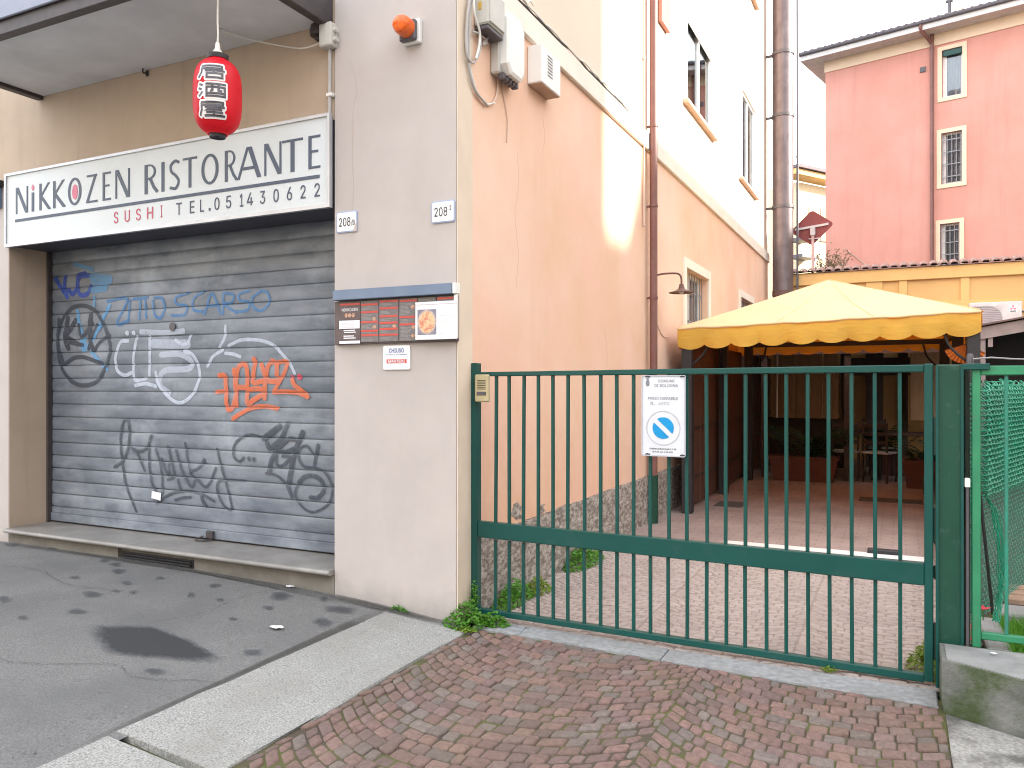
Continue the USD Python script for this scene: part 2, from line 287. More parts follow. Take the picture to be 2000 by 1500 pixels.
M['clamp'] = mat('clamp_steel', (0.10, 0.09, 0.10), 0.5)
M['red_wall'] = mat('salmon_plaster', (0.60, 0.275, 0.215), 0.85, (0.56, 0.25, 0.19), 1.2, bump=0.15, bscale=25, bdist=0.01, dirt=(0.63, 0.33, 0.265), dscale=0.5, dlo=0.42, dhi=0.7, damt=0.6, streak=((0.48, 0.2, 0.155), 3.5, 0.52, 0.72, 0.45))
M['surround'] = mat('cream_surround', (0.78, 0.60, 0.42), 0.8, (0.74, 0.56, 0.40), 3)
M['ochre'] = mat('ochre_plaster', (0.70, 0.45, 0.18), 0.85, (0.64, 0.405, 0.165), 1.5, bump=0.1, bscale=40, bdist=0.006, dirt=(0.40, 0.28, 0.15), dscale=1.2, dlo=0.56, dhi=0.78, damt=0.5)
M['ochre_dark'] = mat('ochre_panel_plaster', (0.66, 0.41, 0.17), 0.85, (0.60, 0.375, 0.155), 1.8)
M['tile'] = mat('terracotta_tile', (0.33, 0.20, 0.165), 0.8, (0.22, 0.135, 0.12), 14, dirt=(0.14, 0.11, 0.10), dscale=5, damt=0.7)
M['roof_tile'] = mat('dark_roof_tile', (0.17, 0.13, 0.14), 0.8, (0.12, 0.09, 0.10), 9)
M['eave'] = mat('eave_white', (0.66, 0.63, 0.60), 0.8)
M['far_yellow'] = mat('far_yellow_plaster', (0.74, 0.62, 0.40), 0.8)
M['bars'] = mat('window_bars', (0.30, 0.29, 0.30), 0.5, (0.22, 0.21, 0.22), 8)
M['curtain'] = mat('net_curtain', (0.46, 0.44, 0.44), 0.9, (0.36, 0.34, 0.34), 6, stretch=(6, 6, 0.5))
M['room_dark'] = mat('dim_room', (0.10, 0.095, 0.10), 0.9)
M['pane'] = glassmat('window_pane', (0.82, 0.86, 0.88))
M['pvc'] = mat('white_pvc_frame', (0.78, 0.76, 0.73), 0.4)
M['shutter_white'] = mat('white_roller_blind', (0.80, 0.77, 0.72), 0.6)
M['terracotta_paint'] = mat('terracotta_paint', (0.42, 0.16, 0.12), 0.6)
M['sill_stone'] = mat('sill_underside_stone', (0.52, 0.36, 0.26), 0.8)
M['lantern'] = usdkit.material(stage, '/World/Looks/lantern_vinyl', {
    'geo': ('geometry', {}), 'n': ('noise_texture', {'scale': 3.0, 'detail': 3.0}), 'c': ('mix_color', {'a': (0.78, 0.014, 0.035), 'b': (0.68, 0.014, 0.03)}),
    'p': ('principled_bsdf', {'roughness': 0.42, 'specular_ior_level': 0.4}), 't': ('translucent_bsdf', {'color': (0.9, 0.02, 0.04)}), 'm': ('mix_closure', {'fac': 0.4})},
    [('geo.position', 'n.vector'), ('n.fac', 'c.fac'), ('c.result', 'p.base_color'), ('p.BSDF', 'm.closure1'), ('t.BSDF', 'm.closure2')], surface='m.closure')
M['glyph_black'] = mat('lantern_black', (0.03, 0.03, 0.04), 0.4, (0.13, 0.13, 0.15), 60, stretch=(0.2, 0.2, 1))
M['glyph_white'] = mat('lantern_white', (0.80, 0.77, 0.76), 0.5)
M['cord'] = mat('white_cord', (0.72, 0.70, 0.64), 0.5)
M['orange_lens'] = mat('orange_lens', (0.80, 0.15, 0.012), 0.25, (0.62, 0.085, 0.008), 30)
M['grey_plastic'] = mat('grey_plastic', (0.52, 0.51, 0.46), 0.55, (0.47, 0.46, 0.42), 6)
M['light_plastic'] = mat('light_plastic', (0.76, 0.76, 0.72), 0.5, (0.72, 0.72, 0.68), 4, dirt=(0.5, 0.48, 0.42), dscale=5, dlo=0.58, dhi=0.8, damt=0.5)
M['cable_grey'] = mat('grey_cable', (0.45, 0.43, 0.41), 0.5)
M['cable_pink'] = mat('painted_cable', (0.62, 0.46, 0.37), 0.6)
M['cable_dark'] = mat('dark_cable', (0.05, 0.05, 0.05), 0.5)
M['plate_white'] = mat('ceramic_white', (0.76, 0.77, 0.78), 0.25, (0.72, 0.73, 0.75), 6, coat=0.3)
M['plate_blue'] = mat('ceramic_blue_edge', (0.33, 0.42, 0.62), 0.3)
M['menu_head'] = mat('menu_header_metal', (0.12, 0.17, 0.25), 0.35, (0.15, 0.2, 0.28), 4)
M['menu_brown'] = mat('menu_brown_print', (0.085, 0.055, 0.055), 0.4, (0.11, 0.085, 0.085), 20)
M['menu_grey'] = mat('menu_grey_print', (0.17, 0.155, 0.155), 0.4, (0.13, 0.12, 0.12), 30)
M['menu_red'] = mat('menu_red_print', (0.55, 0.07, 0.055), 0.4)
M['menu_text'] = mat('menu_text_print', (0.36, 0.34, 0.33), 0.5)
M['food'] = mat('menu_food_print', (0.62, 0.38, 0.27), 0.5, (0.30, 0.15, 0.09), 90)
M['bowl'] = mat('poster_food_print', (0.66, 0.40, 0.22), 0.5, (0.62, 0.50, 0.30), 55, lo=0.4, hi=0.6, dirt=(0.52, 0.13, 0.08), dscale=35, dlo=0.52, dhi=0.62, damt=0.8)
M['bowl_edge'] = mat('poster_bowl_print', (0.52, 0.42, 0.40), 0.5, (0.36, 0.29, 0.29), 40)
M['photo_dark'] = mat('poster_photo_ground', (0.17, 0.16, 0.20), 0.5, (0.26, 0.24, 0.28), 25)
M['paper'] = mat('white_paper', (0.80, 0.79, 0.82), 0.5)
M['blue_print'] = mat('blue_print', (0.07, 0.13, 0.34), 0.5)
M['parking_blue'] = mat('sky_blue_print', (0.0, 0.27, 0.58), 0.4)
M['sign_white'] = mat('enamel_white', (0.64, 0.665, 0.70), 0.35, (0.60, 0.625, 0.66), 3, dirt=(0.42, 0.43, 0.43), dscale=4, dlo=0.6, dhi=0.85, damt=0.5)
M['faint_grey'] = mat('faded_grey_print', (0.20, 0.22, 0.25), 0.5)
M['ring_grey'] = mat('pale_ring_print', (0.44, 0.46, 0.50), 0.4)
M['intercom'] = mat('intercom_brass', (0.50, 0.44, 0.27), 0.4, (0.45, 0.39, 0.24), 9, metal=0.3)
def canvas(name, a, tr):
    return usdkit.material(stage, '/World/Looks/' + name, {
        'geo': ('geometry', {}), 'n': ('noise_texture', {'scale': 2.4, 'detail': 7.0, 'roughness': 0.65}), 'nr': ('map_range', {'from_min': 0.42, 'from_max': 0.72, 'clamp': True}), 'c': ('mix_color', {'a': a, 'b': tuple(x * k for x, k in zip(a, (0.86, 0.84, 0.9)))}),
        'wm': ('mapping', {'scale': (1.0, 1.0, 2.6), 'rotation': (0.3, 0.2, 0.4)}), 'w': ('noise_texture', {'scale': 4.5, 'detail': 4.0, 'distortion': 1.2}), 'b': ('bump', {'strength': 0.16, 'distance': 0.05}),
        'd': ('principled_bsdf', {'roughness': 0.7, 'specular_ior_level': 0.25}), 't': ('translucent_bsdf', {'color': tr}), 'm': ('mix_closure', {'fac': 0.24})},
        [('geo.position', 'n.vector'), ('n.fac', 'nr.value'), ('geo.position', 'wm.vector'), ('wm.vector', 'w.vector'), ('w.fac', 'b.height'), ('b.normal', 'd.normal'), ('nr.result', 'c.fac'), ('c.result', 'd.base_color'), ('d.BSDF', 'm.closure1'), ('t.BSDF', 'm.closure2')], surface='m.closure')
M['canvas'] = canvas('yellow_canvas', (0.90, 0.55, 0.10), (0.8, 0.22, 0.01))
M['canvas_top'] = canvas('sky_brightened_yellow_canvas', (0.86, 0.70, 0.40), (0.75, 0.22, 0.01))  # paler than the valance: sky light on the roof put into the colour
M['lamp_brown'] = mat('rusty_lamp', (0.16, 0.085, 0.07), 0.6)
M['gazebo_post'] = mat('blackened_post', (0.022, 0.02, 0.022), 0.5)
M['brown_board'] = mat('brown_board', (0.11, 0.047, 0.03), 0.7, (0.075, 0.034, 0.022), 6, stretch=(1, 0.4, 8))
M['reed'] = mat('reed_panel', (0.46, 0.29, 0.16), 0.8, (0.35, 0.21, 0.11), 8, stretch=(12, 12, 0.6))
M['dark_wood'] = mat('dark_wood', (0.06, 0.035, 0.025), 0.6, (0.04, 0.022, 0.017), 12)
M['lean_roof'] = mat('brown_lean_to_roof', (0.16, 0.10, 0.085), 0.8, (0.12, 0.075, 0.065), 9)
M['lean_edge'] = mat('grey_pink_fascia', (0.33, 0.26, 0.25), 0.8, (0.26, 0.21, 0.2), 6)
M['terracotta'] = mat('terracotta_pot', (0.15, 0.055, 0.04), 0.8, (0.12, 0.045, 0.034), 9)
M['soil'] = mat('soil', (0.05, 0.035, 0.025), 0.95, bump=0.6, bscale=50)
M['leaf_dark'] = leafmat('palm_leaf', (0.03, 0.06, 0.015), (0.05, 0.085, 0.025))
M['weed'] = leafmat('weed_leaf', (0.10, 0.29, 0.025), (0.19, 0.44, 0.06))
M['weed_yellow'] = leafmat('yellowish_weed_leaf', (0.18, 0.28, 0.025), (0.28, 0.41, 0.07))
M['dry'] = leafmat('dry_shrub_leaf', (0.22, 0.17, 0.10), (0.30, 0.23, 0.15))
M['twig'] = mat('shrub_twig', (0.16, 0.11, 0.08), 0.9)
M['red_petal'] = mat('red_petal', (0.62, 0.02, 0.05), 0.5)
M['mirror_red'] = mat('oxide_red_panel', (0.20, 0.035, 0.036), 0.6, (0.17, 0.03, 0.03), 3)
M['pole_grey'] = mat('pole_galvanised', (0.48, 0.44, 0.45), 0.5)
M['pole_pink'] = mat('pole_pinkish', (0.55, 0.36, 0.34), 0.5)
M['ac_white'] = mat('ac_casing', (0.66, 0.62, 0.62), 0.5)
M['ac_grille'] = mat('ac_grille', (0.34, 0.30, 0.32), 0.5)
M['grate'] = mat('iron_cover', (0.10, 0.095, 0.09), 0.7, (0.07, 0.065, 0.06), 30, bump=0.5, bscale=90)
M['white_line'] = mat('white_marble_strip', (0.80, 0.76, 0.73), 0.5, (0.74, 0.70, 0.67), 6)
M['plank'] = mat('weathered_plank', (0.33, 0.22, 0.15), 0.8, (0.24, 0.16, 0.11), 12)
M['litter'] = mat('litter_white', (0.80, 0.80, 0.80), 0.6)
M['chair_white'] = mat('chair_white', (0.5, 0.48, 0.46), 0.5)
M['added_house'] = mat('added_house_plaster', (0.55, 0.45, 0.33), 0.85)
M['spray_blue'] = spraymat('spray_blue', (0.035, 0.15, 0.33), lo=0.35, hi=0.6, amt=0.82)
M['spray_violet'] = spraymat('spray_violet_blue', (0.03, 0.07, 0.33))
M['spray_sky'] = spraymat('spray_sky_blue', (0.09, 0.29, 0.52), amt=0.6)
M['spray_black'] = spraymat('spray_black', (0.03, 0.036, 0.048), amt=0.86)
M['spray_white'] = spraymat('spray_white', (0.52, 0.57, 0.66), lo=0.35, hi=0.6, amt=0.66)
M['spray_orange'] = spraymat('spray_orange', (0.55, 0.12, 0.04), lo=0.35, hi=0.58, amt=0.88)
M['spray_red'] = spraymat('spray_red', (0.5, 0.03, 0.06), amt=0.85)
def rimmat(name, col, lo, hi, amt, rough=0.9, nz=0.5):
    """a stain that thins out towards its rim"""
    return usdkit.material(stage, '/World/Looks/' + name, {
        'geo': ('geometry', {}), 'a': ('attribute', {'attribute': 'tone'}), 'n': ('noise_texture', {'scale': 45.0, 'detail': 5.0, 'roughness': 0.7}), 's': ('math', {'math_type': 'multiply_add', 'value2': nz}), 'r': ('map_range', {'from_min': lo, 'from_max': hi, 'to_max': amt, 'clamp': True}),
        'p': ('principled_bsdf', {'base_color': col, 'roughness': rough}), 't': ('transparent_bsdf', {}), 'm': ('mix_closure', {})},
        [('geo.position', 'n.vector'), ('n.fac', 's.value1'), ('a.fac', 's.value3'), ('s.value', 'r.value'), ('r.result', 'm.fac'), ('t.BSDF', 'm.closure1'), ('p.BSDF', 'm.closure2')], surface='m.closure')
M['oil'] = rimmat('oil_stain', (0.045, 0.048, 0.052), 0.2, 1.45, 0.85)
M['edge_dirt'] = rimmat('edge_dirt', (0.045, 0.043, 0.038), 0.55, 1.5, 0.8, 0.9, 0.9)
M['crack'] = mat('asphalt_crack', (0.05, 0.05, 0.05), 0.95)
M['asphalt_dark'] = rimmat('asphalt_patch', (0.03, 0.033, 0.036), 0.45, 1.0, 0.93, 0.95, 0.75)

# ------------------------------------------------------------------ ground
def gz(x):
    """the pavement falls towards the driveway"""
    return np.where(np.asarray(x) < 0, 0.13 * (1 - np.exp(np.minimum(np.asarray(x, float), 0) / 0.95)), 0.0)
obj('ground', grid(-300, 300, -300, 300, 3, 3, lambda X, Y: 0 * X - 0.13), M['ground'], kind='structure', smooth=False)
pave = thing('asphalt_pavement', 'grey asphalt pavement in front of the shuttered shop', 'pavement', kind='structure')
obj('asphalt_surface', grid(-30, -0.40, -14, 0.42, 120, 90, lambda X, Y: gz(X) + 0.006 * (meshkit.noise(np.stack([X * 0.9, Y * 0.9, 0 * X], -1)) - 0.5) - 0.004), M['asphalt'], pave, smooth=True)
obj('asphalt_surface', grid(-0.40, 6, -14, -3.2, 20, 20, lambda X, Y: gz(X) - 0.006), M['asphalt'], pave, smooth=True)
def ground_blob(pts, lift, seed, rag=0.02, n=90):
    c = bez(list(pts) + [pts[0]], 10)[:-1]
    k = np.linspace(0, len(c) - 1, n).astype(int); c = c[k]
    ctr = c.mean(0); d = c - ctr; L = np.linalg.norm(d, axis=1, keepdims=True)
    w = rag * (meshkit.fbm(np.column_stack([c * 22, np.full(len(c), seed)])) - 0.5)[:, None] * 2
    c = ctr + d * (1 + w / np.maximum(L, 0.02))
    rings = []
    for s in (1.18, 0.75, 0.4): rings.append(ctr + (c - ctr) * s)
    v = np.vstack(rings + [ctr[None]]); v3 = np.column_stack([v, gz(v[:, 0]) + lift]); m = len(c); f = []
    for r in range(2):
        for i in range(m):
            a, b = r * m + i, r * m + (i + 1) % m
            f += [[a, b, b + m], [a, b + m, a + m]]
    for i in range(m): f.append([2 * m + i, 2 * m + (i + 1) % m, 3 * m])
    msh = trimesh.Trimesh(v3, f, process=False)
    if msh.face_normals[:, 2].mean() < 0: msh.invert()
    return msh, np.concatenate([np.zeros(m), np.full(m, 0.75), np.ones(m + 1)])
def gpt(x, y, z=0.08): return on(x, y, 'z', z)[:2]
pm_, pt_ = ground_blob([gpt(*p) for p in ((182, 1243), (205, 1232), (300, 1233), (370, 1256), (417, 1277), (390, 1287), (300, 1284), (215, 1278))], 0.003, 3, 0.035, 140)
obj('asphalt_patch', pm_, M['asphalt_dark'], pave, smooth=True, tone=pt_, label='dark rough asphalt patch shaped like a footprint')
stain_px = [(205, 1107, 9, 4), (227, 1114, 12, 4), (230, 1127, 14, 5), (290, 1104, 20, 7), (340, 1115, 16, 6), (248, 1149, 11, 4), (228, 1165, 8, 3), (260, 1167, 9, 3), (315, 1139, 8, 3), (374, 1170, 9, 5), (420, 1152, 13, 4), (430, 1178, 9, 3), (548, 1168, 19, 7), (633, 1171, 9, 4), (665, 1187, 30, 6), (632, 1210, 16, 8), (685, 1215, 22, 9), (670, 1243, 16, 5), (492, 1268, 22, 5), (460, 1130, 11, 4), (25, 1075, 12, 4), (75, 1075, 8, 3), (105, 1083, 9, 3), (95, 1074, 6, 2), (180, 1172, 20, 6), (150, 1205, 22, 5), (45, 1218, 10, 4), (455, 1212, 11, 3), (300, 1310, 20, 5), (370, 1372, 25, 5), (525, 1190, 10, 4), (148, 1139, 9, 3), (8, 1183, 14, 6)]
for k, (x, y, a, b) in enumerate(stain_px):
    pm_, pt_ = ground_blob([gpt(x + a * math.cos(t), y + b * math.sin(t)) for t in np.linspace(0, 2 * PI, 9)[:-1]], 0.0035, 20 + k, 0.03, 40)
    obj('stain', pm_, M['oil'], pave, smooth=True, tone=pt_)

for k, (pts_, nm) in enumerate(((((-0.465, -0.15), (-0.472, -0.9), (-0.47, -1.6), (-0.475, -2.1), (-0.50, -2.1), (-0.51, -1.5), (-0.535, -0.8), (-0.55, -0.25)), 'edge_dirt'), (((-0.96, -0.01), (-1.8, -0.02), (-2.8, -0.01), (-4.5, -0.02), (-4.5, -0.07), (-3.0, -0.09), (-1.9, -0.07), (-1.0, -0.12)), 'edge_dirt'), (((-0.02, -0.005), (-0.5, -0.01), (-0.95, -0.01), (-0.95, -0.07), (-0.5, -0.10), (-0.05, -0.06)), 'edge_dirt'))):
    pm_, pt_ = ground_blob(pts_, 0.0045 if k < 2 else 0.009, 70 + k, 0.02, 160)
    obj('gutter_dirt', pm_, M['edge_dirt'], pave, smooth=True, tone=pt_)
r_ = np.random.default_rng(77)
for k, pts_ in enumerate((((-4.6, -0.55), (-3.9, -0.62), (-3.3, -0.55), (-2.7, -0.72), (-2.2, -0.66)), ((-1.35, -0.05), (-1.42, -0.4), (-1.36, -0.75), (-1.5, -1.05)), ((-0.5, -1.45), (-0.85, -1.62), (-1.1, -1.58), (-1.5, -1.8), (-1.9, -1.78)))):
    c_ = bez(pts_, 14); c_ = c_ + r_.normal(0, .006, c_.shape); w_ = 0.0008 + 0.0014 * r_.random(len(c_)); d_ = np.gradient(c_, axis=0); d_ /= np.linalg.norm(d_, axis=1, keepdims=True); n_ = np.column_stack([-d_[:, 1], d_[:, 0]])
    a_ = np.vstack([c_ + n_ * w_[:, None], c_ - n_ * w_[:, None]]); v_ = np.column_stack([a_, gz(a_[:, 0]) + 0.0035]); L_ = len(c_)
    obj('crack', trimesh.Trimesh(v_, [q for i in range(L_ - 1) for q in ([i, L_ + i, L_ + i + 1], [i, L_ + i + 1, i + 1])], process=False), M['crack'], pave, smooth=False)
gv_, gf_ = [], []
for k in range(520):
    u_ = r_.random()
    x, y = (-0.5 - r_.gamma(1.2, .12), r_.uniform(-2.4, -.1)) if u_ < .4 else ((r_.uniform(-4.5, -0.6), -.03 - r_.gamma(1.1, .08)) if u_ < .65 else (r_.uniform(-5, -.5), r_.uniform(-3, 0)))
    q_ = r_.uniform(.0018, .006); o_ = np.array((x, y, float(gz(x)) + .002)); n0 = len(gv_)
    gv_ += [o_ + q_ * np.array(p_) * r_.uniform(.6, 1.2, 3) for p_ in ((1, 0, 0), (0, 1, 0), (-1, 0, 0), (0, -1, 0), (0, 0, 1.1))]; gf_ += [[n0, n0 + 1, n0 + 4], [n0 + 1, n0 + 2, n0 + 4], [n0 + 2, n0 + 3, n0 + 4], [n0 + 3, n0, n0 + 4]]
obj('grit', trimesh.Trimesh(gv_, gf_, process=False), mat('grit_stone', (0.3, 0.29, 0.27), 0.9, (0.1, 0.1, 0.1), 60), pave, smooth=False, kind='stuff')

gran = thing('granite_strip', 'pale granite slabs between asphalt and porphyry cobbles', 'paving slabs', kind='structure')
def slab(name, pts, z0, z1, m, parent, c=0.006, lab=None):
    s = Polygon(pts).buffer(-c, join_style=2); o = Polygon(pts)
    ms = [plate(o, z0, z1 - z0 - c, 'z')]
    a = np.array(o.exterior.coords)[:-1]; b = np.array(s.exterior.coords)[:-1]
    if len(a) == len(b):
        if not o.exterior.is_ccw: a = a[::-1]
        if not s.exterior.is_ccw: b = b[::-1]
        k = np.argmin(np.linalg.norm(b - a[0], axis=1)); b = np.roll(b, -k, axis=0); n = len(a)
        v = np.vstack([np.column_stack([a, np.full(n, z1 - c)]), np.column_stack([b, np.full(n, z1)])])
        f = []
        for i in range(n):
            j = (i + 1) % n; f += [[i, j, n + j], [i, n + j, n + i]]
        for i in range(1, n - 1): f.append([n, n + i, n + i + 1])
        ms = [trimesh.Trimesh(v, f, process=False), plate(o, z0, z1 - z0 - c - 0.0005, 'z')]
    for mm in ms:
        mm.vertices[:, 2] += gz(mm.vertices[:, 0])
    return obj(name, cat_(ms), m, parent, smooth=False, label=lab)
def ragged(x0, x1, ya, yb, seed):
    """slab outline whose long sides are a little worn"""
    r = np.random.default_rng(seed); n = 14; ys = np.linspace(ya, yb, n)
    L = [(x0 + r.normal(0, 0.005), y) for y in ys]; R = [(x1 + r.normal(0, 0.004), y) for y in ys[::-1]]
    return L + R
slab('slab', ragged(-0.47, 0.115, -2.03, -0.10, 1), -0.1, 0.004, M['granite'], gran, 0.004)
slab('slab', ragged(-0.46, 0.12, -4.2, -2.075, 2), -0.1, 0.002, M['granite'], gran, 0.004)
slab('slab', [(-0.5, -0.095), (0.10, -0.095), (0.06, -0.004), (-0.5, -0.004)], -0.1, -0.003, M['granite'], gran, 0.003)
obj('joint_bed', grid(-0.5, 0.125, -6, 0.0, 8, 4, lambda X, Y: gz(X) - 0.028), M['joint'], gran, smooth=False)

thr = thing('threshold_strip', 'grey stone threshold under the green gate', 'threshold', kind='structure')
slab('slab', [(0.10, 0.005), (0.42, 0.0), (0.40, 0.175), (0.08, 0.17)], -0.1, 0.004, M['threshold'], thr, 0.006)
slab('slab', [(0.425, -0.003), (1.30, -0.045), (1.30, 0.145), (0.405, 0.175)], -0.1, 0.006, M['threshold'], thr, 0.006)
slab('slab', [(1.305, -0.045), (2.64, -0.095), (2.64, 0.125), (1.305, 0.145)], -0.1, 0.004, M['threshold'], thr, 0.006)

def arches(region, colw, pitch, stone, gap, x_off, y_off, flip=1, seed=5, lift=0.004, rise=0.42):
    """stones laid in segmental arches: a list of small polygons inside the region"""
    r = np.random.default_rng(seed); x0, y0, x1, y1 = region.bounds; out = []
    R = colw / 2 / math.sin(rise * PI / 2); half = rise * PI / 2
    c0 = math.floor((x0 - x_off) / colw) - 1; c1 = math.ceil((x1 - x_off) / colw) + 1
    for c in range(c0, c1):
        xm = x_off + (c + 0.5) * colw
        k0 = math.floor((y0 - y_off) / pitch) - int(2 * R / pitch) - 2; k1 = math.ceil((y1 - y_off) / pitch) + int(2 * R / pitch) + 2
        for k in range(k0, k1):
            yc = y_off + k * pitch + (pitch / 2 if c % 2 else 0)
            n = max(3, int(round(2 * half * R / stone + r.uniform(-0.3, 0.3))))
            off = (k % 2) * half / n * 0.9
            ed = np.linspace(-half, half, n + 1) + off * np.concatenate([[0], np.ones(n - 1), [0]]) + np.concatenate([[0], r.normal(0, 0.012, n - 1), [0]])
            for i in range(n):
                q = []
                for (th, dr) in ((ed[i], 0), (ed[i + 1], 0), (ed[i + 1], 1), (ed[i], 1)):
                    X = xm + R * math.sin(th); Y = yc + flip * R * math.cos(th) - flip * R + flip * dr * pitch
                    q.append((X + r.normal(0, stone * 0.018), Y + r.normal(0, stone * 0.018)))
                p = Polygon(q)
                if not p.is_valid or not p.intersects(region): continue
                p = p.buffer(-gap / 2, join_style=2)
                if p.is_empty or p.geom_type != 'Polygon': continue
                if not region.contains(p): p = p.intersection(region)
                if p.is_empty or p.geom_type != 'Polygon' or p.area < 0.25 * stone * pitch: continue
                out.append(p)
    return out
def stone(p, h, cut, r, dome=0.003):
    s = p.buffer(-cut, join_style=2).buffer(cut, quad_segs=1)
    if s.is_empty or s.geom_type != 'Polygon': s = p
    a = np.array(s.simplify(0.002).exterior.coords)[:-1]
    if not s.exterior.is_ccw: a = a[::-1]
    c = a.mean(0); n = len(a)
    tx, ty = r.normal(0, 0.025, 2)
    def ring(k, z):
        b = c + (a - c) * k; return np.column_stack([b, z + (b - c) @ np.array([tx, ty])])
    v = np.vstack([ring(1.0, -0.035), ring(1.0, h - 0.011), ring(0.93, h - 0.0035), ring(0.72, h), [[c[0], c[1], h + dome]]])
    f = []
    for q in range(3):
        for i in range(n):
            j = (i + 1) % n; f += [[q * n + i, q * n + j, (q + 1) * n + j], [q * n + i, (q + 1) * n + j, (q + 1) * n + i]]
    f += [[3 * n + i, 3 * n + (i + 1) % n, 4 * n] for i in range(n)]
    v[:, 2] += gz(v[:, 0])
    return trimesh.Trimesh(v, f, process=False)
def lay(parent, name, stones, mats, h, hvar, cut, most, seed, dome=0.003, rest='rest_of_cobbles'):
    r = np.random.default_rng(seed)
    def size(p):
        c = np.array([p.centroid.x, p.centroid.y, 0.0]) - EYE; z = c @ FW
        u = 1000 + FPX * (c @ RT) / max(z, 0.1); w = 750 - FPX * (c @ UP) / max(z, 0.1)
        inside = z > 0.5 and -20 < u < 2020 and w < 1520
        return (p.area * 1.5 / max(z, 0.5) ** 3) if inside else -1.0
    order = sorted(range(len(stones)), key=lambda i: -size(stones[i]))
    groups = {}
    for rank, i in enumerate(order):
        if size(stones[i]) < 0 and rank > most: pass
        s = stone(stones[i], h + r.normal(0, hvar), cut, r, dome); m = mats[r.integers(len(mats))]; t = r.uniform(0, 1)
        if rank < most: obj(name, s, m, parent, smooth=True, tone=np.full(len(s.vertices), t))
        else:
            g = groups.setdefault(id(m), [m, [], []]); g[1].append(s); g[2].append(np.full(len(s.vertices), t))
    for m, ms, ts in groups.values():
        obj(rest, cat_(ms), m, parent, smooth=True, tone=np.concatenate(ts), kind='stuff')

cob = thing('cobble_paving', 'reddish porphyry cobbles laid in arches before the gate', 'cobbles', kind='structure')
cob_region = Polygon([(0.125, -4.6), (0.115, -0.10), (0.07, -0.004), (0.42, -0.008), (1.30, -0.05), (2.655, -0.10), (2.69, -4.6)])
cstones = arches(cob_region, 1.36, 0.082, 0.086, 0.0055, 0.16, 0.0, flip=-1, seed=5, rise=0.52)
lay(cob, 'cobble', cstones, [M['cobble0'], M['cobble0'], M['cobble1'], M['cobble1'], M['cobble2'], M['cobble3']], 0.0, 0.0028, 0.008, 299, 8)
obj('joint_bed', grid(0.09, 2.70, -4.6, 0.02, 30, 50, lambda X, Y: -0.0085 + 0.009 * (meshkit.fbm(np.stack([X * 3, Y * 3, 0 * X], -1), 3) - 0.5)), M['joint'], cob, smooth=True)

alley = thing('alley_paving', 'pinkish small pavers in arches behind the green gate', 'pavers', kind='structure')
al_region = Polygon([(0.02, 0.18), (0.40, 0.18), (1.3, 0.155), (2.64, 0.13), (2.78, 0.4), (2.78, 3.27), (0.02, 3.27)])
astones = arches(al_region, 0.92, 0.062, 0.115, 0.0035, 0.1, 0.15, flip=-1, seed=15, rise=0.5)
lay(alley, 'paver', astones, [M['paver']], 0.0, 0.0010, 0.0035, 299, 18, 0.001, 'rest_of_pavers')
obj('joint_bed', grid(0.0, 2.80, 0.13, 3.275, 4, 4, lambda X, Y: 0 * X - 0.0045), M['paver_joint'], alley, smooth=False)
M['far_paver'] = usdkit.material(stage, '/World/Looks/far_alley_pavers', {
    'geo': ('geometry', {}), 'v': ('brick_texture', {'scale': 1.0, 'brick_width': 0.22, 'row_height': 0.11, 'mortar_size': 0.006, 'color1': (0.34, 0.26, 0.235), 'color2': (0.31, 0.24, 0.215), 'mortar': (0.25, 0.185, 0.165)}),
    'n': ('noise_texture', {'scale': 2.0, 'detail': 6.0}), 'r': ('map_range', {'from_min': 0.3, 'from_max': 0.7, 'to_min': 0.75, 'to_max': 1.1}), 's': ('vector_math', {'math_type': 'scale'}), 'p': ('principled_bsdf', {'roughness': 0.75})},
    [('geo.position', 'v.vector'), ('geo.position', 'n.vector'), ('n.fac', 'r.value'), ('v.color', 's.vector1'), ('r.result', 's.scale'), ('s.vector', 'p.base_color')], surface='p.BSDF')
obj('far_pavers', grid(0.0, 7.5, 3.27, 13.1, 4, 4, lambda X, Y: 0 * X - 0.002), M['far_paver'], alley, smooth=False)
obj('white_strip', cbox(1.0, 2.74, 3.28, 3.46, -0.05, 0.008, 0.004), M['white_line'], alley, smooth=False, label='white stone strip across the alley')
obj('gate_stop', cbox(2.22, 2.48, 3.42, 3.50, 0.0, 0.045, 0.008), M['black'], alley, smooth=False, label='black stop block on the white strip')
obj('drain_cover', cbox(0.40, 0.74, 5.62, 6.08, -0.02, 0.006, 0.003), M['grate'], alley, smooth=False)
obj('drain_cover', cbox(2.0, 2.75, 6.9, 7.3, -0.02, 0.006, 0.003), M['grate'], alley, smooth=False)

cslab = thing('concrete_footway', 'grey stained concrete slab right of the cobbles', 'concrete slab', kind='structure')
slab('slab', [(2.665, -4.6), (2.665, -0.17), (6, -1.9), (6, -4.6)], -0.1, 0.003, M['slab'], cslab, 0.004)

# ------------------------------------------------------------------ corner building
bld = thing('corner_building', 'corner building with beige shop front and apricot side wall', 'building')
WT = 0.30
SILLZ, OPL, OPR = 0.25, -4.53, -0.962
REC = 0.385
